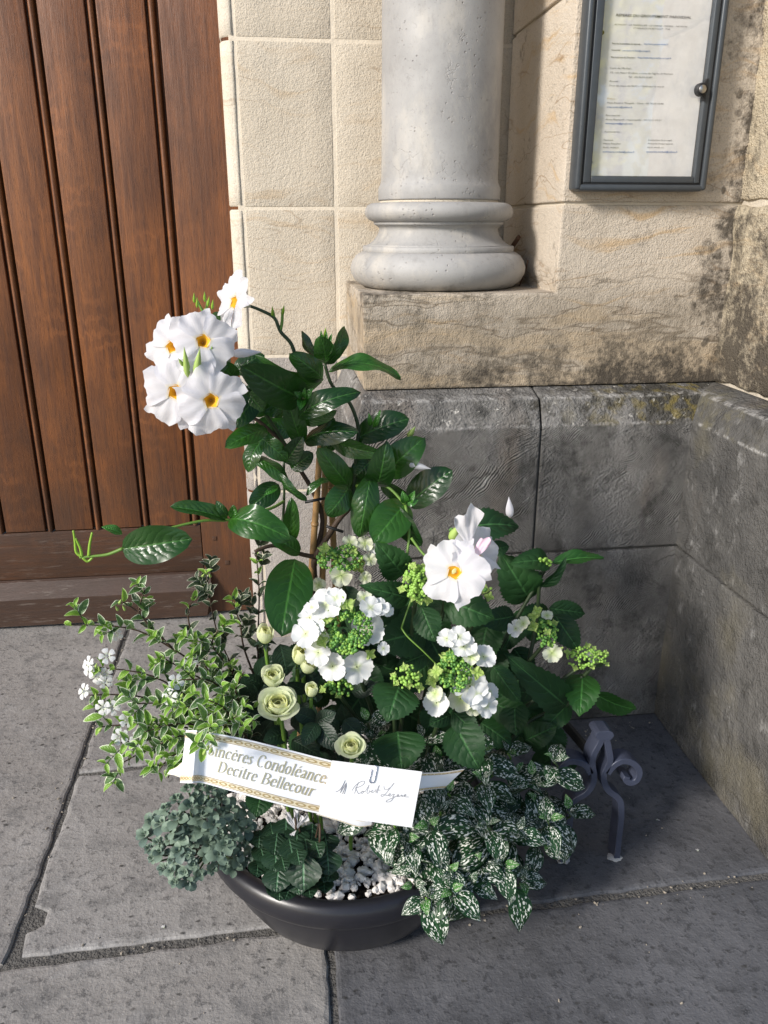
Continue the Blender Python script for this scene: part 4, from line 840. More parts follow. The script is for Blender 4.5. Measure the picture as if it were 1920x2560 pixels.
def head(f, k, cx, cy, rx, ry, d, florets, stem_to, mat='bead', nb=120, hole=.0, br=.0031):
    c = P(*f(cx, cy), y=d); s = PXM(c)/k; n = toward(c, 0, .5)
    h = tube('flower_head', [c-n*.012, c-n*.03, Vector(stem_to).lerp(c, .45)+Vector((0, 0, .0)), Vector(stem_to)], .0035, .0045, M['stem_dark'], hy, 7)
    pts = []
    for i in range(nb):
        a = rh.random()*6.283; q = math.sqrt(hole*hole+(1-hole*hole)*rh.random()); lump = .012*math.sin(a*5+cx)+rh.uniform(-.004, .004)
        pts.append(c+RT*math.cos(a)*q*rx*s+UP*math.sin(a)*q*ry*s+n*((1-q*q)*.012+lump*.5+.006))
    beads('bud_cluster', pts[:len(pts)*2//3], br, M[mat], h); beads('bud_cluster', pts[len(pts)*2//3:], br*1.05, M['bead_light'], h)
    for x, y, sz, kd in florets:
        dz = rh.uniform(-.02, .012); p = P(*f(x, y), y=d+dz); r = sz*.5/k*PXM(p)*1.12
        ox = (x-cx)/max(rx, 1); oy = (y-cy)/max(ry, 1)
        nn = toward(p, .34*max(-1.6, min(1.6, ox))+rh.uniform(-.2, .2), .25-.30*max(-1.6, min(1.6, oy))+rh.uniform(-.2, .2))
        inst('floret', FM[kd][rh.randrange(3)], h, m4(basis(nn, rh.random()*1.57), r, p))
    return h
sb = Vector((.2, 1.38, .2))
head(QA, 2.514, 565, 850, 165, 150, 1.20, [(440, 680, 190, 'w'), (500, 640, 120, 'w'), (335, 765, 140, 'w'), (312, 865, 160, 'w'), (395, 890, 120, 'c'), (390, 985, 150, 'w'), (480, 1070, 165, 'w'), (635, 1075, 185, 'w'), (700, 840, 190, 'w'), (720, 700, 130, 'w'), (778, 700, 110, 'w'), (825, 718, 80, 'w'), (680, 640, 90, 'c'), (575, 680, 100, 'l'), (445, 770, 90, 'l'), (420, 915, 80, 'l'), (718, 995, 70, 'l'), (800, 958, 75, 'w'), (600, 885, 60, 'l'), (375, 830, 120, 'w'), (350, 700, 90, 'w')], sb, nb=420, hole=.3)
head(QA, 2.514, 1250, 1110, 110, 130, 1.19, [(1200, 895, 115, 'w'), (1275, 885, 130, 'w'), (1305, 945, 150, 'w'), (1430, 1010, 145, 'w'), (1350, 1012, 95, 'c'), (1205, 1015, 100, 'l'), (1130, 1105, 95, 'l'), (1108, 1160, 85, 'l'), (1135, 1300, 150, 'w'), (1125, 1240, 95, 'c'), (1285, 1275, 145, 'c'), (1365, 1330, 95, 'c'), (1345, 1195, 205, 'w'), (1395, 1255, 150, 'w'), (1452, 1320, 130, 'w'), (1470, 1235, 105, 'w'), (1390, 1110, 85, 'l')], sb+Vector((.04, -.03, 0)), nb=300)
head(QA, 2.514, 530, 405, 150, 85, 1.33, [(590, 292, 90, 'c'), (685, 300, 95, 'c'), (735, 322, 80, 'w'), (535, 500, 125, 'c'), (395, 560, 85, 'c'), (715, 400, 80, 'c'), (640, 440, 95, 'l'), (430, 330, 80, 'l'), (685, 515, 75, 'c'), (610, 345, 60, 'l')], sb+Vector((-.03, .05, 0)), nb=280)
head(QA, 2.514, 1010, 550, 85, 115, 1.23, [(985, 440, 55, 'l'), (1065, 440, 50, 'l'), (915, 585, 55, 'l'), (985, 640, 50, 'l'), (1080, 655, 60, 'l'), (1030, 660, 50, 'l'), (945, 520, 40, 'l')], sb, 'bead_light', 210)
head(QB, 3.19, 1040, 1075, 95, 110, 1.30, [(795, 1025, 125, 'w'), (855, 985, 110, 'c'), (935, 1010, 90, 'l'), (940, 925, 90, 'l'), (1045, 920, 85, 'c'), (1085, 1220, 140, 'c'), (1050, 1050, 65, 'l'), (965, 885, 85, 'l'), (1140, 1200, 75, 'l'), (1105, 980, 60, 'l')], sb+Vector((.14, .02, .05)), nb=120)
head(QB, 3.19, 1325, 1265, 125, 85, 1.32, [(1400, 1240, 95, 'w'), (1205, 1210, 50, 'l'), (1370, 1160, 55, 'l'), (1420, 1180, 45, 'l'), (1270, 1340, 50, 'l'), (1410, 1330, 45, 'l')], sb+Vector((.16, .0, .05)), 'bead_light', 110)
head(QB, 3.19, 1480, 1265, 55, 45, 1.32, [(1515, 1215, 40, 'l'), (1525, 1310, 40, 'l'), (1450, 1225, 35, 'l')], P(*QB(1340, 1400), y=1.33), 'bead_light', 35)
head(QA, 2.514, 945, 1145, 95, 75, 1.18, [(935, 1075, 55, 'l'), (865, 1130, 50, 'l'), (1020, 1130, 50, 'l'), (1030, 1205, 55, 'l'), (880, 1175, 45, 'l'), (960, 1190, 50, 'l')], sb, 'bead_light', 55)
head(QB, 3.19, 1020, 515, 65, 26, 1.39, [], sb+Vector((.14, .03, .1)), 'bead_light', 50)
head(QA, 2.514, 525, 1205, 95, 55, 1.22, [(420, 1215, 55, 'l'), (520, 1250, 50, 'l'), (590, 1175, 45, 'l'), (470, 1165, 45, 'l')], sb, 'bead', 70)
head(QB, 3.19, 340, 270, 70, 30, 1.33, [], sb+Vector((.05, .02, .1)), 'bead', 45); head(QB, 3.19, 560, 740, 40, 40, 1.30, [(545, 715, 80, 'l'), (585, 770, 75, 'l')], sb+Vector((.05, .02, .1)), 'bead', 10)
for pts in ([(1312, 1700, 1.36), (1340, 1560, 1.40), (1350, 1430, 1.40)], [(1250, 1880, 1.36), (1330, 1800, 1.37), (1420, 1760, 1.37), (1455, 1690, 1.35)], [(990, 1900, 1.25), (985, 1780, 1.23), (985, 1720, 1.2)], [(1135, 1880, 1.27), (1135, 1800, 1.24), (1145, 1720, 1.22)]):
    tube('stem', [P(u, v, y=d) for u, v, d in pts], .0045, .0035, M['stem_dark'], hy, 7)
# ------------------------------------------------------------------ white roses
ros = tag(empty('rose_bush', (.02, 1.24, .175)), 'small rose bush with ivory white blooms and buds behind the ribbon', 'rose bush')
rr_ = random.Random(31)
def rose_petal(mat, R, tmax, half, flare, seed, Hs=1.0):
    V = []; U = []; F = []; n, m = 9, 8
    for i in range(n+1):
        t = i/n
        for j in range(m+1):
            s = -1+2*j/m; th = R_(tmax)*t*(1-.12*s*s*t); a = s*R_(half)*(1-.18*t*t); e = max(0, t-.72)/.28
            r = R*math.sin(th)+flare*e*e*(1-.35*s*s)+.02*math.sin(s*5+seed*2)*t+.03*s*t; z = Hs*(R*(1-math.cos(th)))-flare*.45*e*e
            V.append((r*math.sin(a), -r*math.cos(a), z)); U.append((s*.5+.5, t))
    for i in range(n):
        for j in range(m): q = i*(m+1)+j; F.append((q, q+1, q+m+2, q+m+1))
    return mesh('petal', V, F, mat, True, U)
RP = {}
for key, mt, R, tm, hf, fl_ in (('c', 'rose_in', .36, 158, 105, .02), ('d', 'rose_in', .46, 146, 85, .05), ('i', 'rose_in', .56, 132, 72, .08), ('m', 'rose', .68, 116, 64, .13), ('o', 'rose', .84, 98, 58, .26), ('q', 'rose', .95, 84, 54, .34)):
    RP[key] = [rose_petal(M[mt], R, tm, hf, fl_, k, 1.12) for k in range(2)]
    RP[key+'b'] = [rose_petal(M[mt], R*.8, min(165, tm*1.12), hf, fl_*.35, k, 1.55) for k in range(2)]
sep_me = leaf_mesh('sepal', M['rose_leaf'], ell(.7, .9, .2), 6, 2, .1, .1, 0, 0, 1, .3)
def rose(u, v, wpx, d, openness, stem, nrm=(0, .75)):
    bud = openness < .35
    c = P(u, v, y=d); s = wpx*.5*PXM(c)/(.62 if bud else (.86 if openness < .7 else 1.16)); n = toward(c, *nrm); B3 = basis(n, rr_.random()*6); base = c-n*s*.62
    st = [Vector(q) for q in stem]; V, F = tube_data(spline([base+n*s*.08]+st, 6), .0034, .004, 7); ro = obj('rose', V, F, M['stem_green'], ros)
    for ring, cnt in ((('c', 3), ('d', 3), ('i', 3), ('m', 3)) if bud else ((('c', 3), ('d', 4), ('i', 4), ('m', 4), ('o', 4)) if openness < .7 else (('c', 3), ('d', 4), ('i', 5), ('m', 5), ('o', 5), ('q', 4)))):
        for i in range(cnt):
            a = 2*math.pi*(i+rr_.uniform(-.12, .12))/cnt+ord(ring)*.7; inst('petal', RP[ring+('b' if openness < .7 else '')][i % 2], ro, m4(B3 @ Matrix.Rotation(a, 3, 'Z') @ Matrix.Rotation(R_(rr_.uniform(-4, 4)), 3, 'X'), s, base))
    for i in range(5):
        a = 2*math.pi*i/5; tip = base+B3 @ Vector((math.cos(a)*.75, math.sin(a)*.75, .15))*s; inst('sepal', sep_me, ro, frame(base, tip, s*.35, 0, n))
def foot(x, y): return Vector((x, y, .175))
rose(695, 1760, 100, 1.17, 1.0, [P(708, 1830, y=1.18), foot(-.01, 1.22)], (0, 1.0)); rose(682, 1697, 66, 1.22, .5, [P(690, 1770, y=1.24), foot(0, 1.26)], (0, .9)); rose(663, 1588, 48, 1.26, .22, [P(672, 1680, y=1.27), foot(-.02, 1.28)], (0, 1.1))
rose(752, 1640, 52, 1.25, .3, [P(745, 1720, y=1.27), foot(.02, 1.28)], (.2, 1.0)); rose(779, 1727, 36, 1.19, .1, [P(780, 1800, y=1.20), foot(.04, 1.24)], (0, 1.2)); rose(877, 1866, 72, 1.12, .8, [P(880, 1920, y=1.15), foot(.09, 1.2)], (0, .8))
rose(770, 1665, 46, 1.245, .2, [P(760, 1730, y=1.27), foot(.03, 1.28)], (.3, .8))
for u0, v0, u1, v1, w, d0, d1 in ((793, 1807, 758, 1862, 46, 1.17, 1.13), (795, 1808, 845, 1875, 52, 1.17, 1.13), (790, 1805, 838, 1782, 42, 1.18, 1.17), (700, 1610, 718, 1690, 62, 1.27, 1.25), (790, 1800, 735, 1780, 44, 1.19, 1.18), (720, 1830, 660, 1850, 50, 1.2, 1.17), (740, 1720, 800, 1690, 56, 1.28, 1.27),
    (640, 1760, 600, 1800, 56, 1.26, 1.24), (730, 1850, 800, 1890, 56, 1.19, 1.15), (860, 1800, 900, 1840, 50, 1.22, 1.2), (640, 1690, 690, 1640, 50, 1.3, 1.28), (760, 1600, 820, 1640, 50, 1.3, 1.3)): leafpx('leaf', LM['rose'], ros, u0, v0, u1, v1, w, d0, d1, rr_.uniform(-15, 15), rr_)
for i in range(40):
    u = rr_.uniform(600, 900); v = rr_.uniform(1690, 1930); d = rr_.uniform(1.24, 1.36); an = rr_.uniform(0, 6.28); L = rr_.uniform(50, 75)
    leafpx('leaf', LM['rose'], ros, u, v, u+L*math.cos(an), v+L*math.sin(an), L*.72, d, d-.02, rr_.uniform(-30, 30), rr_)
# ------------------------------------------------------------------ variegated abelia
ab = tag(empty('abelia', (-.05, 1.34, .175)), 'arching shrub with small white edged leaves spilling towards the door', 'shrub')
ra = random.Random(41); ab_leaves = []; rt0 = (640, 1930, 1.33)
stems = [[(620, 1830, 1.33), (520, 1690, 1.34), (420, 1615, 1.33), (320, 1570, 1.32), (165, 1562, 1.30)], [(430, 1620, 1.33), (370, 1560, 1.33), (345, 1530, 1.33), (300, 1500, 1.33)], [(345, 1545, 1.33), (350, 1510, 1.33), (362, 1475, 1.33)],
 [(630, 1800, 1.36), (590, 1690, 1.38), (540, 1570, 1.40), (515, 1435, 1.40)], [(645, 1750, 1.38), (645, 1600, 1.40), (648, 1480, 1.41), (640, 1380, 1.41)], [(560, 1740, 1.35), (500, 1640, 1.36), (470, 1540, 1.36), (490, 1490, 1.36)],
 [(620, 1840, 1.30), (500, 1760, 1.28), (380, 1690, 1.26), (245, 1668, 1.25)], [(600, 1850, 1.29), (480, 1780, 1.27), (340, 1740, 1.25), (222, 1738, 1.24)], [(600, 1860, 1.27), (470, 1820, 1.24), (350, 1810, 1.22), (248, 1818, 1.21)],
 [(590, 1870, 1.26), (470, 1850, 1.22), (380, 1870, 1.20), (310, 1905, 1.19)], [(590, 1880, 1.25), (500, 1870, 1.20), (430, 1890, 1.17), (395, 1930, 1.15)], [(600, 1850, 1.24), (550, 1812, 1.14), (518, 1826, 1.055), (505, 1868, 1.02)],
 [(610, 1800, 1.30), (540, 1720, 1.30), (470, 1680, 1.29), (400, 1640, 1.28)], [(620, 1780, 1.33), (580, 1680, 1.33), (530, 1610, 1.33), (560, 1560, 1.33)], [(600, 1830, 1.28), (500, 1790, 1.25), (420, 1760, 1.22), (330, 1760, 1.21)],
 [(600, 1860, 1.26), (520, 1820, 1.22), (440, 1810, 1.19), (360, 1830, 1.17)], [(610, 1790, 1.28), (560, 1730, 1.26), (520, 1700, 1.24), (450, 1700, 1.23)], [(620, 1820, 1.26), (600, 1760, 1.23), (590, 1720, 1.21), (610, 1680, 1.20)], [(620, 1850, 1.24), (580, 1800, 1.19), (560, 1770, 1.17), (520, 1750, 1.16)],
 [(590, 1870, 1.24), (500, 1850, 1.17), (450, 1840, 1.15), (400, 1860, 1.14)], [(600, 1860, 1.24), (560, 1820, 1.17), (600, 1790, 1.13), (640, 1805, 1.12)], [(640, 1700, 1.37), (610, 1620, 1.38), (600, 1560, 1.38), (580, 1500, 1.38)], [(630, 1760, 1.34), (570, 1690, 1.34), (520, 1660, 1.33), (480, 1590, 1.33)],
 [(600, 1840, 1.26), (520, 1780, 1.22), (470, 1740, 1.20), (430, 1720, 1.19)], [(610, 1850, 1.24), (540, 1800, 1.19), (490, 1770, 1.17), (460, 1770, 1.16)], [(590, 1870, 1.25), (460, 1850, 1.21), (370, 1850, 1.19), (280, 1860, 1.19)], [(590, 1880, 1.24), (490, 1880, 1.18), (440, 1900, 1.16), (420, 1945, 1.14)]]
tips = []
for si, st in enumerate(stems):
    pts = [P(u, v, y=d) for u, v, d in st]
    if st[0][1] > 1740: pts = [P(*rt0[:2], y=rt0[2])]+pts
    path = spline(pts, 8); back = st[-1][2] > 1.35
    tube('branch', pts, .0024, .0011, M['stem_brown'], ab, 5, 4); acc = 0; side = ra.random()*3
    tot = sum((b-a).length for a, b in zip(path, path[1:])); run = 0
    for a, b in zip(path, path[1:]):
        acc += (b-a).length; run += (b-a).length; f = run/tot
        if f < .34 or acc < (.026 if f < .8 else .014): continue
        acc = 0; side += 1.57; d = (b-a).normalized(); s = (Matrix.Rotation(side, 3, d) @ d.orthogonal()).normalized(); L = (.030 if f < .8 else .022)*ra.uniform(.75, 1.2)
        for sg in (1, -1):
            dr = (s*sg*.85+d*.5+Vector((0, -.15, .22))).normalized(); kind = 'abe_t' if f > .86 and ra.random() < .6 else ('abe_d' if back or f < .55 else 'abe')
            ab_leaves.append((LM[kind][ra.randrange(2)], frame(b, b+dr*L, L*.46, ra.uniform(-.5, .5), (toward(b, 0, .8)+Vector((ra.uniform(-.4, .4), 0, ra.uniform(-.3, .3)))).normalized()), L*(1.4-b.y)))
        if ra.random() < .36 and f > .45:
            e = b+(s*ra.choice((-1, 1))*.8+d*.6+Vector((0, -.1, .4))).normalized()*ra.uniform(.03, .05); tips.append((b, e, back))
for b, e, back in tips:
    tube('branch', [b, e], .0012, .0008, M['stem_dark'], ab, 4, 2)
    d = (e-b).normalized(); o = d.orthogonal()
    for k in range(3):
        q = b.lerp(e, .5+.25*k)
        for sg in (1, -1):
            s = Matrix.Rotation(1.57*k, 3, d) @ o*sg; L = (.028-.005*k)*ra.uniform(.8, 1.2); dr = (s*.8+d*.6+Vector((0, 0, .15))).normalized()
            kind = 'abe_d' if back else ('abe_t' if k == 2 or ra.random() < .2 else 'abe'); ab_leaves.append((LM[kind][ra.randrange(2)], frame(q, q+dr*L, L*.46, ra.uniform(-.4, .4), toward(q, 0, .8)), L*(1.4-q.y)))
ab_leaves.sort(key=lambda t: -t[2])
for me, Mx, _ in ab_leaves[:290]: inst('leaf', me, ab, Mx)
for key, mt in (('abe', 'abelia'), ('abe_d', 'abelia_dark'), ('abe_t', 'abelia_tip')):
    rest = [(me, Mx) for me, Mx, _ in ab_leaves[290:] if me in LM[key]]
    if rest:
        V, F, U = join(rest); o = obj('foliage', V, F, M[mt], ab, True, U); o['kind'] = 'stuff'
bell_me = petal_mesh('petal', M['bell'], 3, 1, .8, 5, 6, 0, .05, .0, .3, .03)
for (u, v, d, dx, dz) in ((268, 1640, 1.25, 0, .3), (222, 1660, 1.25, -1, 0), (222, 1673, 1.25, -.8, -.3), (240, 1692, 1.25, -.6, -.6), (262, 1685, 1.25, 0, -.6), (210, 1728, 1.24, -1, .1), (258, 1768, 1.22, -.4, -.4), (280, 1770, 1.22, 0, -.4), (318, 1800, 1.20, .2, .5), (300, 1842, 1.19, -.1, .1), (345, 1848, 1.18, .2, .1), (296, 1888, 1.19, -.2, -.8), (425, 1742, 1.18, -.4, -.1), (440, 1705, 1.2, .3, .4), (478, 1652, 1.31, -.3, .3), (288, 1585, 1.32, -.3, -.5), (262, 1705, 1.24, 0, -.8)):
    p = P(u, v, y=d); n = toward(p, dx, dz); r = .0135; V, F = tube_data([p-n*.016, p-n*.006, p], .0012, .0042, 8, cap=False); fl = obj('flower', V, F, M['bell'], ab, True, [(.5, .6)]*24); B3 = basis(n, ra.random())
    for i in range(5):
        R3 = B3 @ Matrix.Rotation(6.283*i/5, 3, 'Z') @ Matrix.Rotation(R_(22), 3, 'X'); inst('petal', bell_me, fl, m4(R3, r*.8, p+B3 @ (Matrix.Rotation(6.283*i/5, 3, 'Z') @ Vector((0, .003, 0)))))
for (u, v, d) in ((300, 1505, 1.32), (310, 1520, 1.32), (292, 1520, 1.32), (515, 1430, 1.40), (507, 1440, 1.40), (525, 1438, 1.40), (450, 1750, 1.17), (460, 1760, 1.17), (440, 1765, 1.17), (240, 1665, 1.245), (248, 1672, 1.245), (232, 1675, 1.245), (455, 1738, 1.17), (520, 1868, 1.01), (528, 1875, 1.01), (512, 1880, 1.01), (250, 1825, 1.2), (330, 1850, 1.18), (240, 1740, 1.23)):
    p = P(u, v, y=d); n = toward(p, ra.uniform(-.6, .6), .8+ra.uniform(-.3, .5)); spindle('flower_bud', p-n*.008, p+n*.008, .0055, M['bud_green'], ab, 6)
# ------------------------------------------------------------------ sedum
se = tag(empty('sedum', (-.12, 1.18, .175)), 'blue green stonecrop with small round fleshy leaves overhanging the planter rim', 'stonecrop')
rs = random.Random(51); sl_ = []; ros_pts = []
for i in range(4000):
    if len(ros_pts) >= 78: break
    u = rs.uniform(350, 660); v = rs.uniform(1965, 2235)
    ex = (u-495)/150; ey = (v-2085)/125
    if ex*ex+ey*ey > .85+.45*nz((u*.012, v*.012, 0), 1, 3) or (u > 560 and v < 2010) or (u > 600 and v > 2170): continue
    if any((u-a)**2+(v-b)**2 < 24**2 for a, b in ros_pts): continue
    ros_pts.append((u, v))
for u, v in ros_pts:
    ex = (u-495)/150; ey = (v-2085)/125; q = max(0, 1-ex*ex-ey*ey); d = 1.155-.05*math.sqrt(q)+max(0, .06*-ex)+rs.uniform(-.012, .022)
    p = P(u, v, y=d); n = toward(p, ex*.9+rs.uniform(-.3, .3), .55-ey*.7+rs.uniform(-.3, .3)); B3 = basis(n, rs.random()*6); big = rs.random() > .35
    for ring, cnt, R, el, sz in ((0, 4, .019, .2, .0195), (1, 4, .012, .65, .0145), (2, 3, .005, 1.1, .008)) if big else ((0, 6, .012, .35, .0115), (1, 5, .008, .8, .009), (2, 4, .004, 1.1, .006)):
        for k in range(cnt):
            a = 6.283*(k+rs.uniform(-.2, .2))/cnt+ring; dr = B3 @ Vector((math.cos(a)*math.cos(el), math.sin(a)*math.cos(el), math.sin(el)))
            L = sz*rs.uniform(.85, 1.2); b0 = p+n*.004*ring+dr*.0015
            sl_.append((LM['sed'][rs.randrange(3)], frame(b0, b0+dr*L, L*.8, rs.uniform(-.3, .3), n), L))
    tube('stem', [p-n*.002, p-n*.02, P(530, 2120, y=1.20).lerp(p, .3)], .0015, .002, M['stem_dark'], se, 5, 2)
sl_.sort(key=lambda t: -t[2])
for me, Mx, _ in sl_[:295]: inst('leaf', me, se, Mx)
for mt, idx in (('sedum', (0, 1)), ('sedum_dark', (2,))):
    rest = [(me, Mx) for me, Mx, _ in sl_[295:] if me in [LM['sed'][i] for i in idx]]; V, F, U = join(rest); o = obj('small_leaves', V, F, M[mt], se, True, U); o['kind'] = 'stuff'
# ------------------------------------------------------------------ cyclamen
cy = tag(empty('cyclamen', (.0, 1.14, .175)), 'cyclamen with dark heart shaped leaves and silver veins at the planter rim', 'cyclamen')
rc = random.Random(61)
def QC(x, y): return 320+x/2.127, 1800+y/2.127
for x, y, w, L, d in ((785, 700, 120, 120, 1.10), (800, 800, 130, 130, 1.075), (805, 870, 110, 100, 1.07), (935, 740, 160, 190, 1.07), (900, 830, 130, 110, 1.075), (1060, 710, 120, 130, 1.09), (860, 650, 110, 110, 1.10), (790, 620, 110, 110, 1.12), (840, 540, 120, 110, 1.15), (945, 650, 100, 100, 1.11), (760, 560, 110, 100, 1.15), (900, 580, 110, 100, 1.14), (1010, 820, 110, 90, 1.10), (730, 680, 110, 100, 1.13), (980, 570, 110, 100, 1.15), (1050, 620, 110, 100, 1.14), (750, 760, 80, 80, 1.10), (870, 760, 85, 90, 1.085), (1000, 740, 90, 85, 1.085), (860, 890, 80, 70, 1.065), (960, 880, 80, 70, 1.068), (820, 740, 75, 70, 1.08), (1000, 660, 80, 80, 1.10), (720, 720, 80, 80, 1.11), (900, 700, 80, 80, 1.08), (1085, 790, 80, 70, 1.09), (770, 860, 70, 65, 1.075), (700, 600, 100, 90, 1.14), (705, 680, 90, 85, 1.12), (690, 760, 85, 80, 1.10), (1040, 850, 85, 75, 1.085), (1060, 780, 95, 85, 1.09)):
    u, v = QC(x, y); u1, v1 = QC(x+rc.uniform(-30, 30), y+L*.88); leafpx('leaf', LM['cyc'], cy, u, v, u1, v1, w/2.127*1.28, d, d-.03, rc.uniform(-15, 15), rc)
    tube('stem', [P(u, v, y=d), P(u, v+10, y=d+.03), Vector((.0, 1.16, .178))], .0016, .002, M['stem_dark'], cy, 5, 3)
def cyc_flower(x, y, d, tw):
    p = P(*QC(x, y), y=d); st = tube('flower', [p, p+Vector((0, .02, .02)), Vector((.01, 1.16, .178))], .0022, .0018, M['stem_brown'], cy, 6, 4)
    for k, (dx, dz) in enumerate(tw): inst('petal', petal_mesh('petal', M['petal'], k+2, 1, .55, skew=.5, ruf=.15), st, frame(p, p+RT*dx+UP*dz-FW*.006, .016, .4*k))
cyc_flower(895, 585, 1.10, ((-.018, .028), (.0, .034), (.016, .024), (-.008, -.006))); cyc_flower(1020, 650, 1.10, ((-.006, -.016), (.006, -.018)))
# ------------------------------------------------------------------ hypoestes
hp = tag(empty('hypoestes', (.26, 1.2, .175)), 'bushy plant with green leaves splashed with white spilling over the planter rim', 'foliage plant')
rp = random.Random(71); hpl = []
ht = [(1385, 1905, 1.24), (1290, 1935, 1.24), (1205, 1950, 1.18), (1120, 1985, 1.13), (1340, 2010, 1.20), (1405, 2100, 1.20), (1370, 2055, 1.17), (1290, 2080, 1.13), (1220, 2065, 1.11), (1140, 2080, 1.09), (1075, 2065, 1.08), (1040, 2150, 1.07), (1035, 2205, 1.05), (1065, 2195, 1.05), (1125, 2175, 1.06), (1185, 2160, 1.07), (1255, 2160, 1.09), (1330, 2145, 1.13), (1130, 2225, 1.04), (1065, 2245, 1.04), (1175, 2210, 1.05), (1235, 2215, 1.07), (1300, 2205, 1.11), (985, 2060, 1.10), (915, 2040, 1.12), (875, 2060, 1.12), (1210, 1885, 1.24), (1270, 1885, 1.27), (1330, 1945, 1.24), (1060, 2120, 1.07), (1020, 2100, 1.09), (1100, 2030, 1.10), (1180, 2010, 1.12), (1260, 2010, 1.15), (920, 1810, 1.24), (940, 1850, 1.24), (1060, 1850, 1.26), (1160, 1890, 1.24), (1100, 1910, 1.22), (1360, 2100, 1.16), (1420, 2030, 1.22), (960, 1990, 1.14), (1040, 2010, 1.12)]
for i, (u, v, d) in enumerate(ht):
    if i % 4 == 1 and i > 4: continue
    d += rp.uniform(-.02, .03)
    p = P(u, v, y=d+.012); rootp = Vector((.20+(u-1100)*.00022, 1.22+rp.uniform(-.03, .03), .178)); n = (toward(p, (u-1150)/420+rp.uniform(-.25, .25), .55-(v-2060)/260+rp.uniform(-.25, .25))); path = spline([p, p-n*.03, rootp.lerp(p, .3), rootp], 5)
    tube('stem', [p, p-n*.03, rootp.lerp(p, .3), rootp], .0022, .003, M['stem_green'] if i % 2 else M['stem_dark'], hp, 6, 3); B3 = basis(n, rp.random()*3)
    for k, (off, L, el) in enumerate(((.004, .026, .7), (-.008, .056, .25), (-.032, .076, -.05))):
        for sg in (0, 1):
            a = math.pi*sg+1.57*k+rp.uniform(-.3, .3); dr = B3 @ Vector((math.cos(a)*math.cos(el), math.sin(a)*math.cos(el), math.sin(el)))+Vector((0, 0, -.12*k)); dr.normalize(); q = p+n*off+dr*.004; L2 = L*rp.uniform(.8, 1.15)
            hpl.append((LM['hyp_n'][rp.randrange(2)] if k == 0 and rp.random() < .5 else LM['hyp'][rp.randrange(3)], frame(q, q+dr*L2, L2*.62, rp.uniform(-.35, .35), (n+Vector((0, -.2, .3))).normalized()), L2*(1.5-q.y)))
hpl.sort(key=lambda t: -t[2])
for me, Mx, _ in hpl[:298]: inst('leaf', me, hp, Mx)
for key, mt in (('hyp', 'hypoestes'), ('hyp_n', 'hypoestes_new')):
    rest = [(me, Mx) for me, Mx, _ in hpl[298:] if me in LM[key]]
    if rest: V, F, U = join(rest); o = obj('small_leaves', V, F, M[mt], hp, True, U); o['kind'] = 'stuff'
# ------------------------------------------------------------------ condolence ribbon
rib = tag(empty('ribbon', (.0, 1.07, .3)), 'white satin ribbon with gold border and gold lettering across the plants', 'ribbon')
ST = [((465, 1826), (450, 1957), 1.085, 1.050), ((490, 1826), (478, 1958), 1.062, 1.030), ((510, 1828), (507, 1958), 1.070, 1.040), ((611, 1847), (590, 1981), 1.068, 1.030), ((701, 1869), (676, 2005), 1.064, 1.026), ((831, 1902), (795, 2034), 1.062, 1.028), ((950, 1926), (920, 2055), 1.064, 1.034)]
class Strip:
    def __init__(s, st):
        s.t = spline([P(*a, y=d) for a, b, d, e in st], 8); s.b = spline([P(*b, y=e) for a, b, d, e in st], 8); s.n = len(s.t)-1
        s.us = [a[0] for a, b, d, e in st]
    def at(s, f, t, off=0.0):
        f = min(max(f, 0), s.n-1e-6); i = int(f); k = f-i; a = s.t[i].lerp(s.t[i+1], k); b = s.b[i].lerp(s.b[i+1], k); p = a.lerp(b, t)
        if off:
            e = (s.t[i+1]-s.t[i]); nn = e.cross(b-a).normalized()
            if nn.dot(CAMP-p) < 0: nn = -nn
            p = p+nn*off
        return p
    def fu(s, u):
        for i in range(len(s.us)-1):
            if u <= s.us[i+1]: return (i+(u-s.us[i])/(s.us[i+1]-s.us[i]))*8
        return s.n
    def patch(s, f0, f1, t0, t1, off, n, m=1):
        V = [s.at(f0+(f1-f0)*i/n, t0+(t1-t0)*j/m, off) for i in range(n+1) for j in range(m+1)]; F = []
        for i in range(n):
            for j in range(m): a = i*(m+1)+j; F.append((a, a+1, a+m+2, a+m+1))
        return V, F
S1 = Strip(ST)
def ribbon_piece(S, f0=0, f1=None, motif=True):
    f1 = S.n if f1 is None else f1; n = max(8, int((f1-f0)*2)); band = obj('band', *S.patch(f0, f1, 0, 1, 0, n, 4), M['satin'], rib)
    for t0, t1 in ((.035, .045), (.135, .145), (.855, .865), (.955, .965)): obj('border_line', *S.patch(f0, f1, t0, t1, .0006, n), M['gold_dark'], band)
    for t0, t1 in ((.05, .13), (.87, .95)):
        obj('gold_border', *S.patch(f0, f1, t0, t1, .0005, n), M['gold_pale'], band)
        if motif:
            L = sum((S.at(f0+(f1-f0)*i/20, .5)-S.at(f0+(f1-f0)*(i+1)/20, .5)).length for i in range(20)); cnt = max(2, int(L/.0135)); V = []; F = []
            for c in range(cnt):
                fc = f0+(f1-f0)*(c+.5)/cnt; hw = (f1-f0)/cnt*.46; tm = (t0+t1)/2; ht_ = (t1-t0)*.42; b = len(V)
                for sc in (1, .55):
                    for j in range(10):
                        a = 6.283*j/10; V.append(S.at(fc+hw*sc*math.cos(a)*abs(math.cos(a))**.3, tm+ht_*sc*math.sin(a), .001))
                for j in range(10): F.append((b+j, b+(j+1) % 10, b+10+(j+1) % 10, b+10+j))
            o = obj('border_pattern', V, F, M['gold_dark'], band, False); o['kind'] = 'stuff'
    return band
band = ribbon_piece(S1)
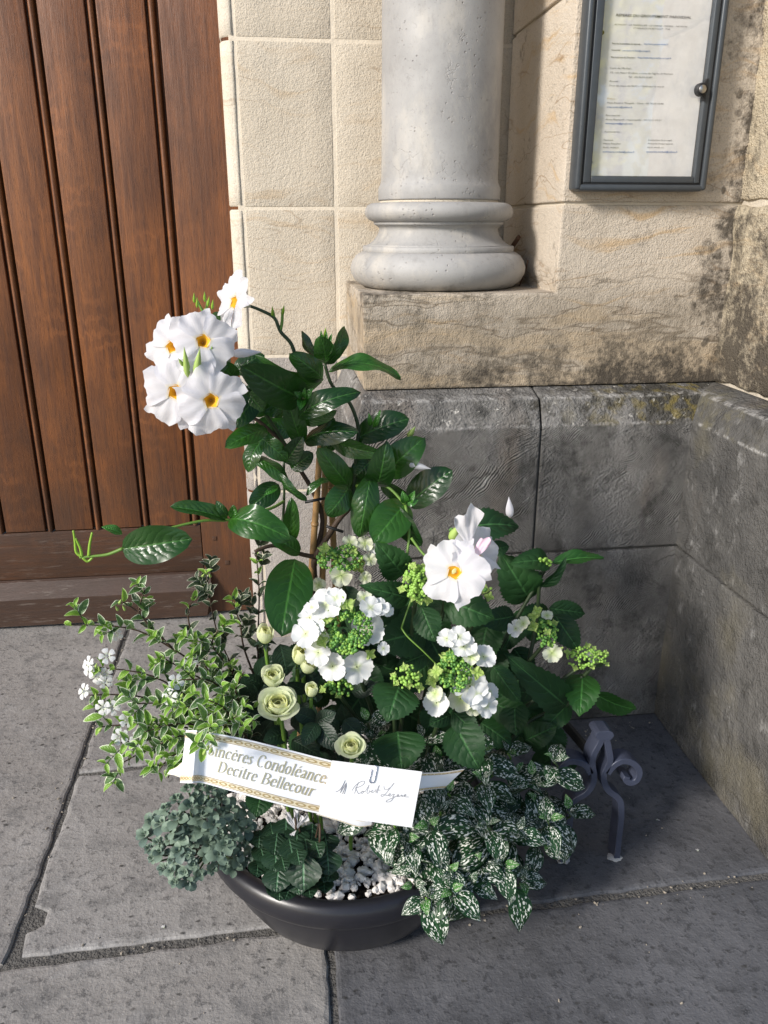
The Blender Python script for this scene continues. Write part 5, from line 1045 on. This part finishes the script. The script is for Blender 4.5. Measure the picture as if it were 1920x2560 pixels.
ribbon_piece(Strip([((425, 1925), (418, 1935), 1.085, 1.082), ((440, 1918), (435, 1938), 1.078, 1.073), ((456, 1905), (452, 1944), 1.071, 1.062), ((475, 1893), (470, 1946), 1.066, 1.056)]), motif=False)
ribbon_piece(Strip([((930, 1922), (915, 2020), 1.085, 1.065), ((1000, 1930), (990, 1992), 1.085, 1.07), ((1058, 1932), (1050, 1978), 1.08, 1.07), ((1110, 1930), (1085, 1973), 1.085, 1.08), ((1162, 1922), (1110, 1971), 1.095, 1.09)]))
ribbon_piece(Strip([((800, 2028), (790, 2036), 1.06, 1.055), ((850, 2035), (845, 2052), 1.055, 1.05), ((900, 2050), (893, 2067), 1.052, 1.05), ((930, 2050), (928, 2064), 1.055, 1.055)]), motif=False)
# serif letters drawn as thick and thin strokes: (points, half width at start, middle, end); cap height 1
def arc(cx, cy, rx, ry, a0, a1, n=10): return [(cx+rx*math.cos(R_(a0+(a1-a0)*i/n)), cy+ry*math.sin(R_(a0+(a1-a0)*i/n))) for i in range(n+1)]
TK, TN = .05, .018
GL = {'S': (.56, [([(.46, .80)]+arc(.28, .76, .18, .22, 40, 200, 8)+[(.20, .58), (.34, .46), (.44, .32)]+arc(.27, .24, .19, .22, 20, -160, 8)+[(.08, .24)], 's')]),
 'i': (.30, [([(.15, .0), (.15, .66)], 'k'), ([(.05, .64), (.15, .66)], 'n'), ([(.04, .01), (.26, .01)], 'n'), ([(.15, .86), (.15, .90)], 'd')]),
 'n': (.56, [([(.12, .0), (.12, .66)], 'k'), ([(.03, .64), (.12, .66)], 'n'), ([(.14, .50), (.24, .64), (.34, .66), (.41, .56), (.42, .45)], 's'), ([(.42, .45), (.42, .0)], 'k'), ([(.03, .01), (.21, .01)], 'n'), ([(.33, .01), (.52, .01)], 'n')]),
 'c': (.46, [([(.40, .52)]+arc(.25, .33, .17, .33, 60, 320, 14), 's')]), 'e': (.48, [([(.10, .36), (.40, .38)], 'n'), ([(.40, .38)]+arc(.25, .33, .16, .33, 15, 325, 16), 's')]),
 'r': (.42, [([(.13, .0), (.13, .66)], 'k'), ([(.03, .64), (.13, .66)], 'n'), ([(.15, .48), (.24, .62), (.34, .66), (.37, .58)], 's'), ([(.03, .01), (.23, .01)], 'n')]),
 's': (.40, [([(.32, .54), (.26, .64), (.18, .65), (.10, .54), (.16, .42), (.27, .30), (.31, .17), (.22, .02), (.12, .02), (.05, .14)], 's')]),
 'C': (.66, [([(.56, .76)]+arc(.36, .5, .27, .5, 55, 310, 18), 's')]), 'o': (.52, [(arc(.26, .33, .18, .33, 0, 360, 20), 's')]), 'd': (.56, [(arc(.24, .33, .17, .33, 30, 340, 18), 's'), ([(.43, .0), (.43, .98)], 'k'), ([(.33, .97), (.43, .98)], 'n'), ([(.43, .01), (.52, .02)], 'n')]),
 'l': (.30, [([(.15, .0), (.15, .98)], 'k'), ([(.05, .96), (.15, .98)], 'n'), ([(.04, .01), (.26, .01)], 'n')]), 'a': (.50, [([(.10, .54), (.17, .65), (.28, .65), (.36, .54), (.36, .2), (.40, .03), (.47, .03)], 's'), ([(.36, .40), (.20, .33), (.09, .18), (.14, .02), (.24, .03), (.36, .16)], 's')]),
 'D': (.72, [([(.16, .0), (.16, .98)], 'k'), ([(.04, .97), (.30, .97)], 'n'), ([(.04, .01), (.30, .01)], 'n'), (arc(.28, .49, .34, .48, 90, -90, 16), 's')]), 't': (.34, [([(.15, .88), (.15, .12), (.20, .02), (.30, .06)], 'k'), ([(.03, .64), (.29, .64)], 'n')]),
 'B': (.64, [([(.15, .0), (.15, .98)], 'k'), ([(.04, .97), (.30, .97)], 'n'), ([(.04, .01), (.30, .01)], 'n'), (arc(.28, .745, .23, .225, 90, -90, 10), 's'), (arc(.28, .265, .28, .255, 90, -90, 10), 's')]), 'u': (.56, [([(.12, .66), (.12, .2)], 'k'), ([(.12, .2), (.16, .05), (.26, .02), (.36, .08), (.41, .2)], 's'), ([(.41, .66), (.41, .0)], 'k'), ([(.02, .65), (.12, .65)], 'n'), ([(.41, .01), (.50, .02)], 'n')])}
GL['è'] = (GL['e'][0], GL['e'][1]+[([(.18, .92), (.28, .76)], 'g')]); GL['é'] = (GL['e'][0], GL['e'][1]+[([(.32, .92), (.22, .76)], 'g')])
def stroke(pts, kind):
    V = []; n = len(pts)
    for i, (x, y) in enumerate(pts):
        a = pts[max(i-1, 0)]; b = pts[min(i+1, n-1)]; dx, dy = b[0]-a[0], b[1]-a[1]; l = math.hypot(dx, dy) or 1; nx, ny = -dy/l, dx/l
        w = {'k': TK, 'n': TN, 'd': .08, 'g': .035}.get(kind)
        if w is None: w = TN+(TK-TN)*abs(dy/l)**1.5
        V += [(x+nx*w, y+ny*w), (x-nx*w, y-ny*w)]
    return V, [(2*i, 2*i+1, 2*i+3, 2*i+2) for i in range(n-1)]
def letters(txt, u0, adv, capt, base_t):
    u = u0
    for ch in txt:
        if ch == ' ': u += adv*.55; continue
        wd, sts = GL[ch]; V = []; F = []
        for pts, kind in sts:
            v2, f2 = stroke(pts, kind); b = len(V)
            V += [S1.at(S1.fu(u+(x*.80+y*.16)*adv*1.9), base_t-y*capt, .0012) for x, y in v2]; F += [tuple(b+i for i in f) for f in f2]
        obj('letter', V, F, M['gold'], band, False); u += wd*.80*adv*1.9
letters('Sincères Condoléances', 524, 20.5, .225, .44); letters('Decitre Bellecour', 552, 21.5, .215, .72)
# ------------------------------------------------------------------ card and paper clip
CQ = [P(831, 1901, y=1.050), P(1055, 1929, y=1.052), P(1029.5, 2069, y=1.012), P(795.5, 2035, y=1.010)]
def cardp(x, y, off=.0):
    a, b = (x-280)/885.0, None; 
    # photo crop position -> card coordinates by inverting the quad iteratively
    s, t = .5, .5; tl, tr_, br, bl = (280, 82), (1165, 195), (1065, 748), (140, 612)
    for _ in range(12):
        px = (tl[0]*(1-s)+tr_[0]*s)*(1-t)+(bl[0]*(1-s)+br[0]*s)*t; py = (tl[1]*(1-s)+tr_[1]*s)*(1-t)+(bl[1]*(1-s)+br[1]*s)*t
        s += (x-px)/900; t += (y-py-(x-px)*.13)/560
    p = CQ[0].lerp(CQ[1], s).lerp(CQ[3].lerp(CQ[2], s), t); n = (CQ[1]-CQ[0]).cross(CQ[3]-CQ[0]).normalized()
    if n.dot(CAMP-p) < 0: n = -n
    return p+n*(off+.0012)
nn = (CQ[1]-CQ[0]).cross(CQ[3]-CQ[0]).normalized(); nn = nn if nn.dot(CAMP-CQ[0]) > 0 else -nn
cv = [q+nn*.0005 for q in CQ]+[q-nn*.0005 for q in CQ]
card = obj('card', cv, [(3, 2, 1, 0), (4, 5, 6, 7), (0, 1, 5, 4), (1, 2, 6, 5), (2, 3, 7, 6), (3, 0, 4, 7)], M['card'], None, False); tag(card, 'white card with a handwritten name clipped onto the ribbon', 'card')
HW = [[(305, 395), (350, 370), (390, 300), (396, 288), (350, 405)], [(350, 405), (412, 305), (372, 412)], [(372, 412), (412, 328), (390, 416)], [(465, 380), (500, 330), (545, 297), (575, 287), (590, 300), (565, 330), (520, 350), (500, 355), (515, 385), (530, 415)], [(490, 410), (510, 345), (530, 300)],
 [(530, 412), (555, 400), (572, 385), (580, 395), (570, 408), (556, 405), (560, 392), (595, 390)], [(595, 392), (625, 340), (632, 330), (612, 400), (622, 408), (640, 395), (635, 382), (650, 390)], [(650, 392), (672, 385), (668, 376), (656, 390), (668, 402), (690, 388)], [(690, 388), (693, 380), (700, 384), (702, 405)],
 [(702, 405), (725, 345), (735, 332), (712, 408)], [(690, 372), (745, 378)], [(780, 335), (785, 365), (810, 372), (850, 345), (880, 310), (875, 312), (835, 365), (800, 410), (770, 438), (755, 435), (752, 425), (775, 420), (815, 432)], [(815, 432), (845, 420), (838, 410), (826, 424), (840, 436), (860, 430)],
 [(860, 420), (885, 418), (868, 440), (880, 445), (850, 485), (815, 495), (803, 485), (840, 465), (905, 438)], [(905, 438), (928, 430), (920, 420), (910, 434), (925, 442), (950, 432), (955, 425), (962, 428), (960, 440), (980, 435), (1000, 428), (992, 420), (982, 434), (995, 444), (1028, 446)]]
for st in HW:
    q = spline([cardp(x, y, .0) for x, y in st], 4); V, F = tube_data(q, .00042, .00042, 5); obj('handwriting', V, F, M['pencil'], card)
q = spline([cardp(x, y, .0012) for x, y in ((655, 172), (645, 222), (634, 272), (645, 299), (668, 302), (684, 280), (697, 210), (708, 146), (700, 132), (682, 132))], 4)
V, F = tube_data(q, .0009, .0009, 6); clip = obj('paper_clip', V, F, M['clip'], None); tag(clip, 'steel paper clip holding the white card to the ribbon', 'paper clip')

# ------------------------------------------------------------------ tree across the square (seen in the notice board's glass)
tree = tag(empty('tree', (4.0, -6.0, 0)), 'yellow green leafy tree mirrored in the glass of the notice board', 'tree')
tube('trunk', [(4.0, -6.0, -.02), (4.02, -6.02, 1.2), (3.95, -6.0, 2.4), (4.0, -6.05, 3.6)], .14, .05, M['stem_brown'], tree, 10)
for e in ((4.9, -6.2, 3.3), (3.2, -6.3, 3.2), (3.7, -5.3, 3.4), (4.4, -6.7, 3.9)): tube('limb', [(3.96, -6.0, 2.0), ((e[0]+3.96)/2, (e[1]-6.0)/2, 2.8), e], .05, .015, M['stem_brown'], tree, 7)
rt_ = random.Random(81); V = []; F = []
for i in range(2600):
    c = Vector((4.0+rt_.gauss(0, .42), -6.0+rt_.gauss(0, .5), 2.9+rt_.gauss(0, .62)))
    if nz(c, 1.6, 5) < -.05: continue
    a = Vector((rt_.gauss(0, 1), rt_.gauss(0, 1), rt_.gauss(0, 1))).normalized()*.075; b_ = a.orthogonal().normalized()*.045; b = len(V)
    V += [c-a, c+b_, c+a, c-b_]; F.append((b, b+1, b+2, b+3))
tl_ = NT('yellow green tree leaf'); tl_.set((.50, .48, .06), .5); M['tree_leaf'] = tl_.translucent((.75, .70, .08), .6)
obj('crown', V, F, M['tree_leaf'], tree, False)

# ------------------------------------------------------------------ crumbs and petals on the paving
rd = random.Random(91); V = []; F = []
for i in range(190):
    m_ = rd.random()
    if m_ < .4: c = (rd.uniform(-.55, .95), 1.203+rd.gauss(0, .018))
    elif m_ < .6: c = (-.558+rd.gauss(0, .012), rd.uniform(1.2, 2.5))
    elif m_ < .8: c = (rd.uniform(.4, .98), 1.79-abs(rd.gauss(0, .03)))
    else: c = (rd.uniform(-1.0, .98), rd.uniform(.9, 1.75))
    if (c[0]-PC.x)**2+(c[1]-PC.y)**2 < .22**2: continue
    pebble((c[0], c[1], .001), rd.choice((.0012, .0018, .0018, .0026, .0035)), V, F)
gr = obj('grit', V, F, m_plain('pale and brown grit', (.30, .26, .21), .9, bumps=(200, .5, .002)), None, False); tag(gr, 'loose grit crumbs lying on the paving and along its joints', 'grit', kind='stuff')
for u, v, an, lb in ((1640, 2050, .3, 'small dry white petal on the dark slab beside the boot scraper'), (1745, 2128, 1.2, 'small dry white petal on the slab at the foot of the buttress'), (410, 2320, 2.0, 'small dry white petal on the paler slab in front of the planter')):
    p = P(u, v, z=.0025); d = Vector((math.cos(an), math.sin(an), 0)); o = inst('fallen_petal', bell_me, None, frame(p, p+d*.012, .009, 0, Vector((0, 0, 1))))
    tag(o, lb, 'petal', 'petals fallen on the paving')
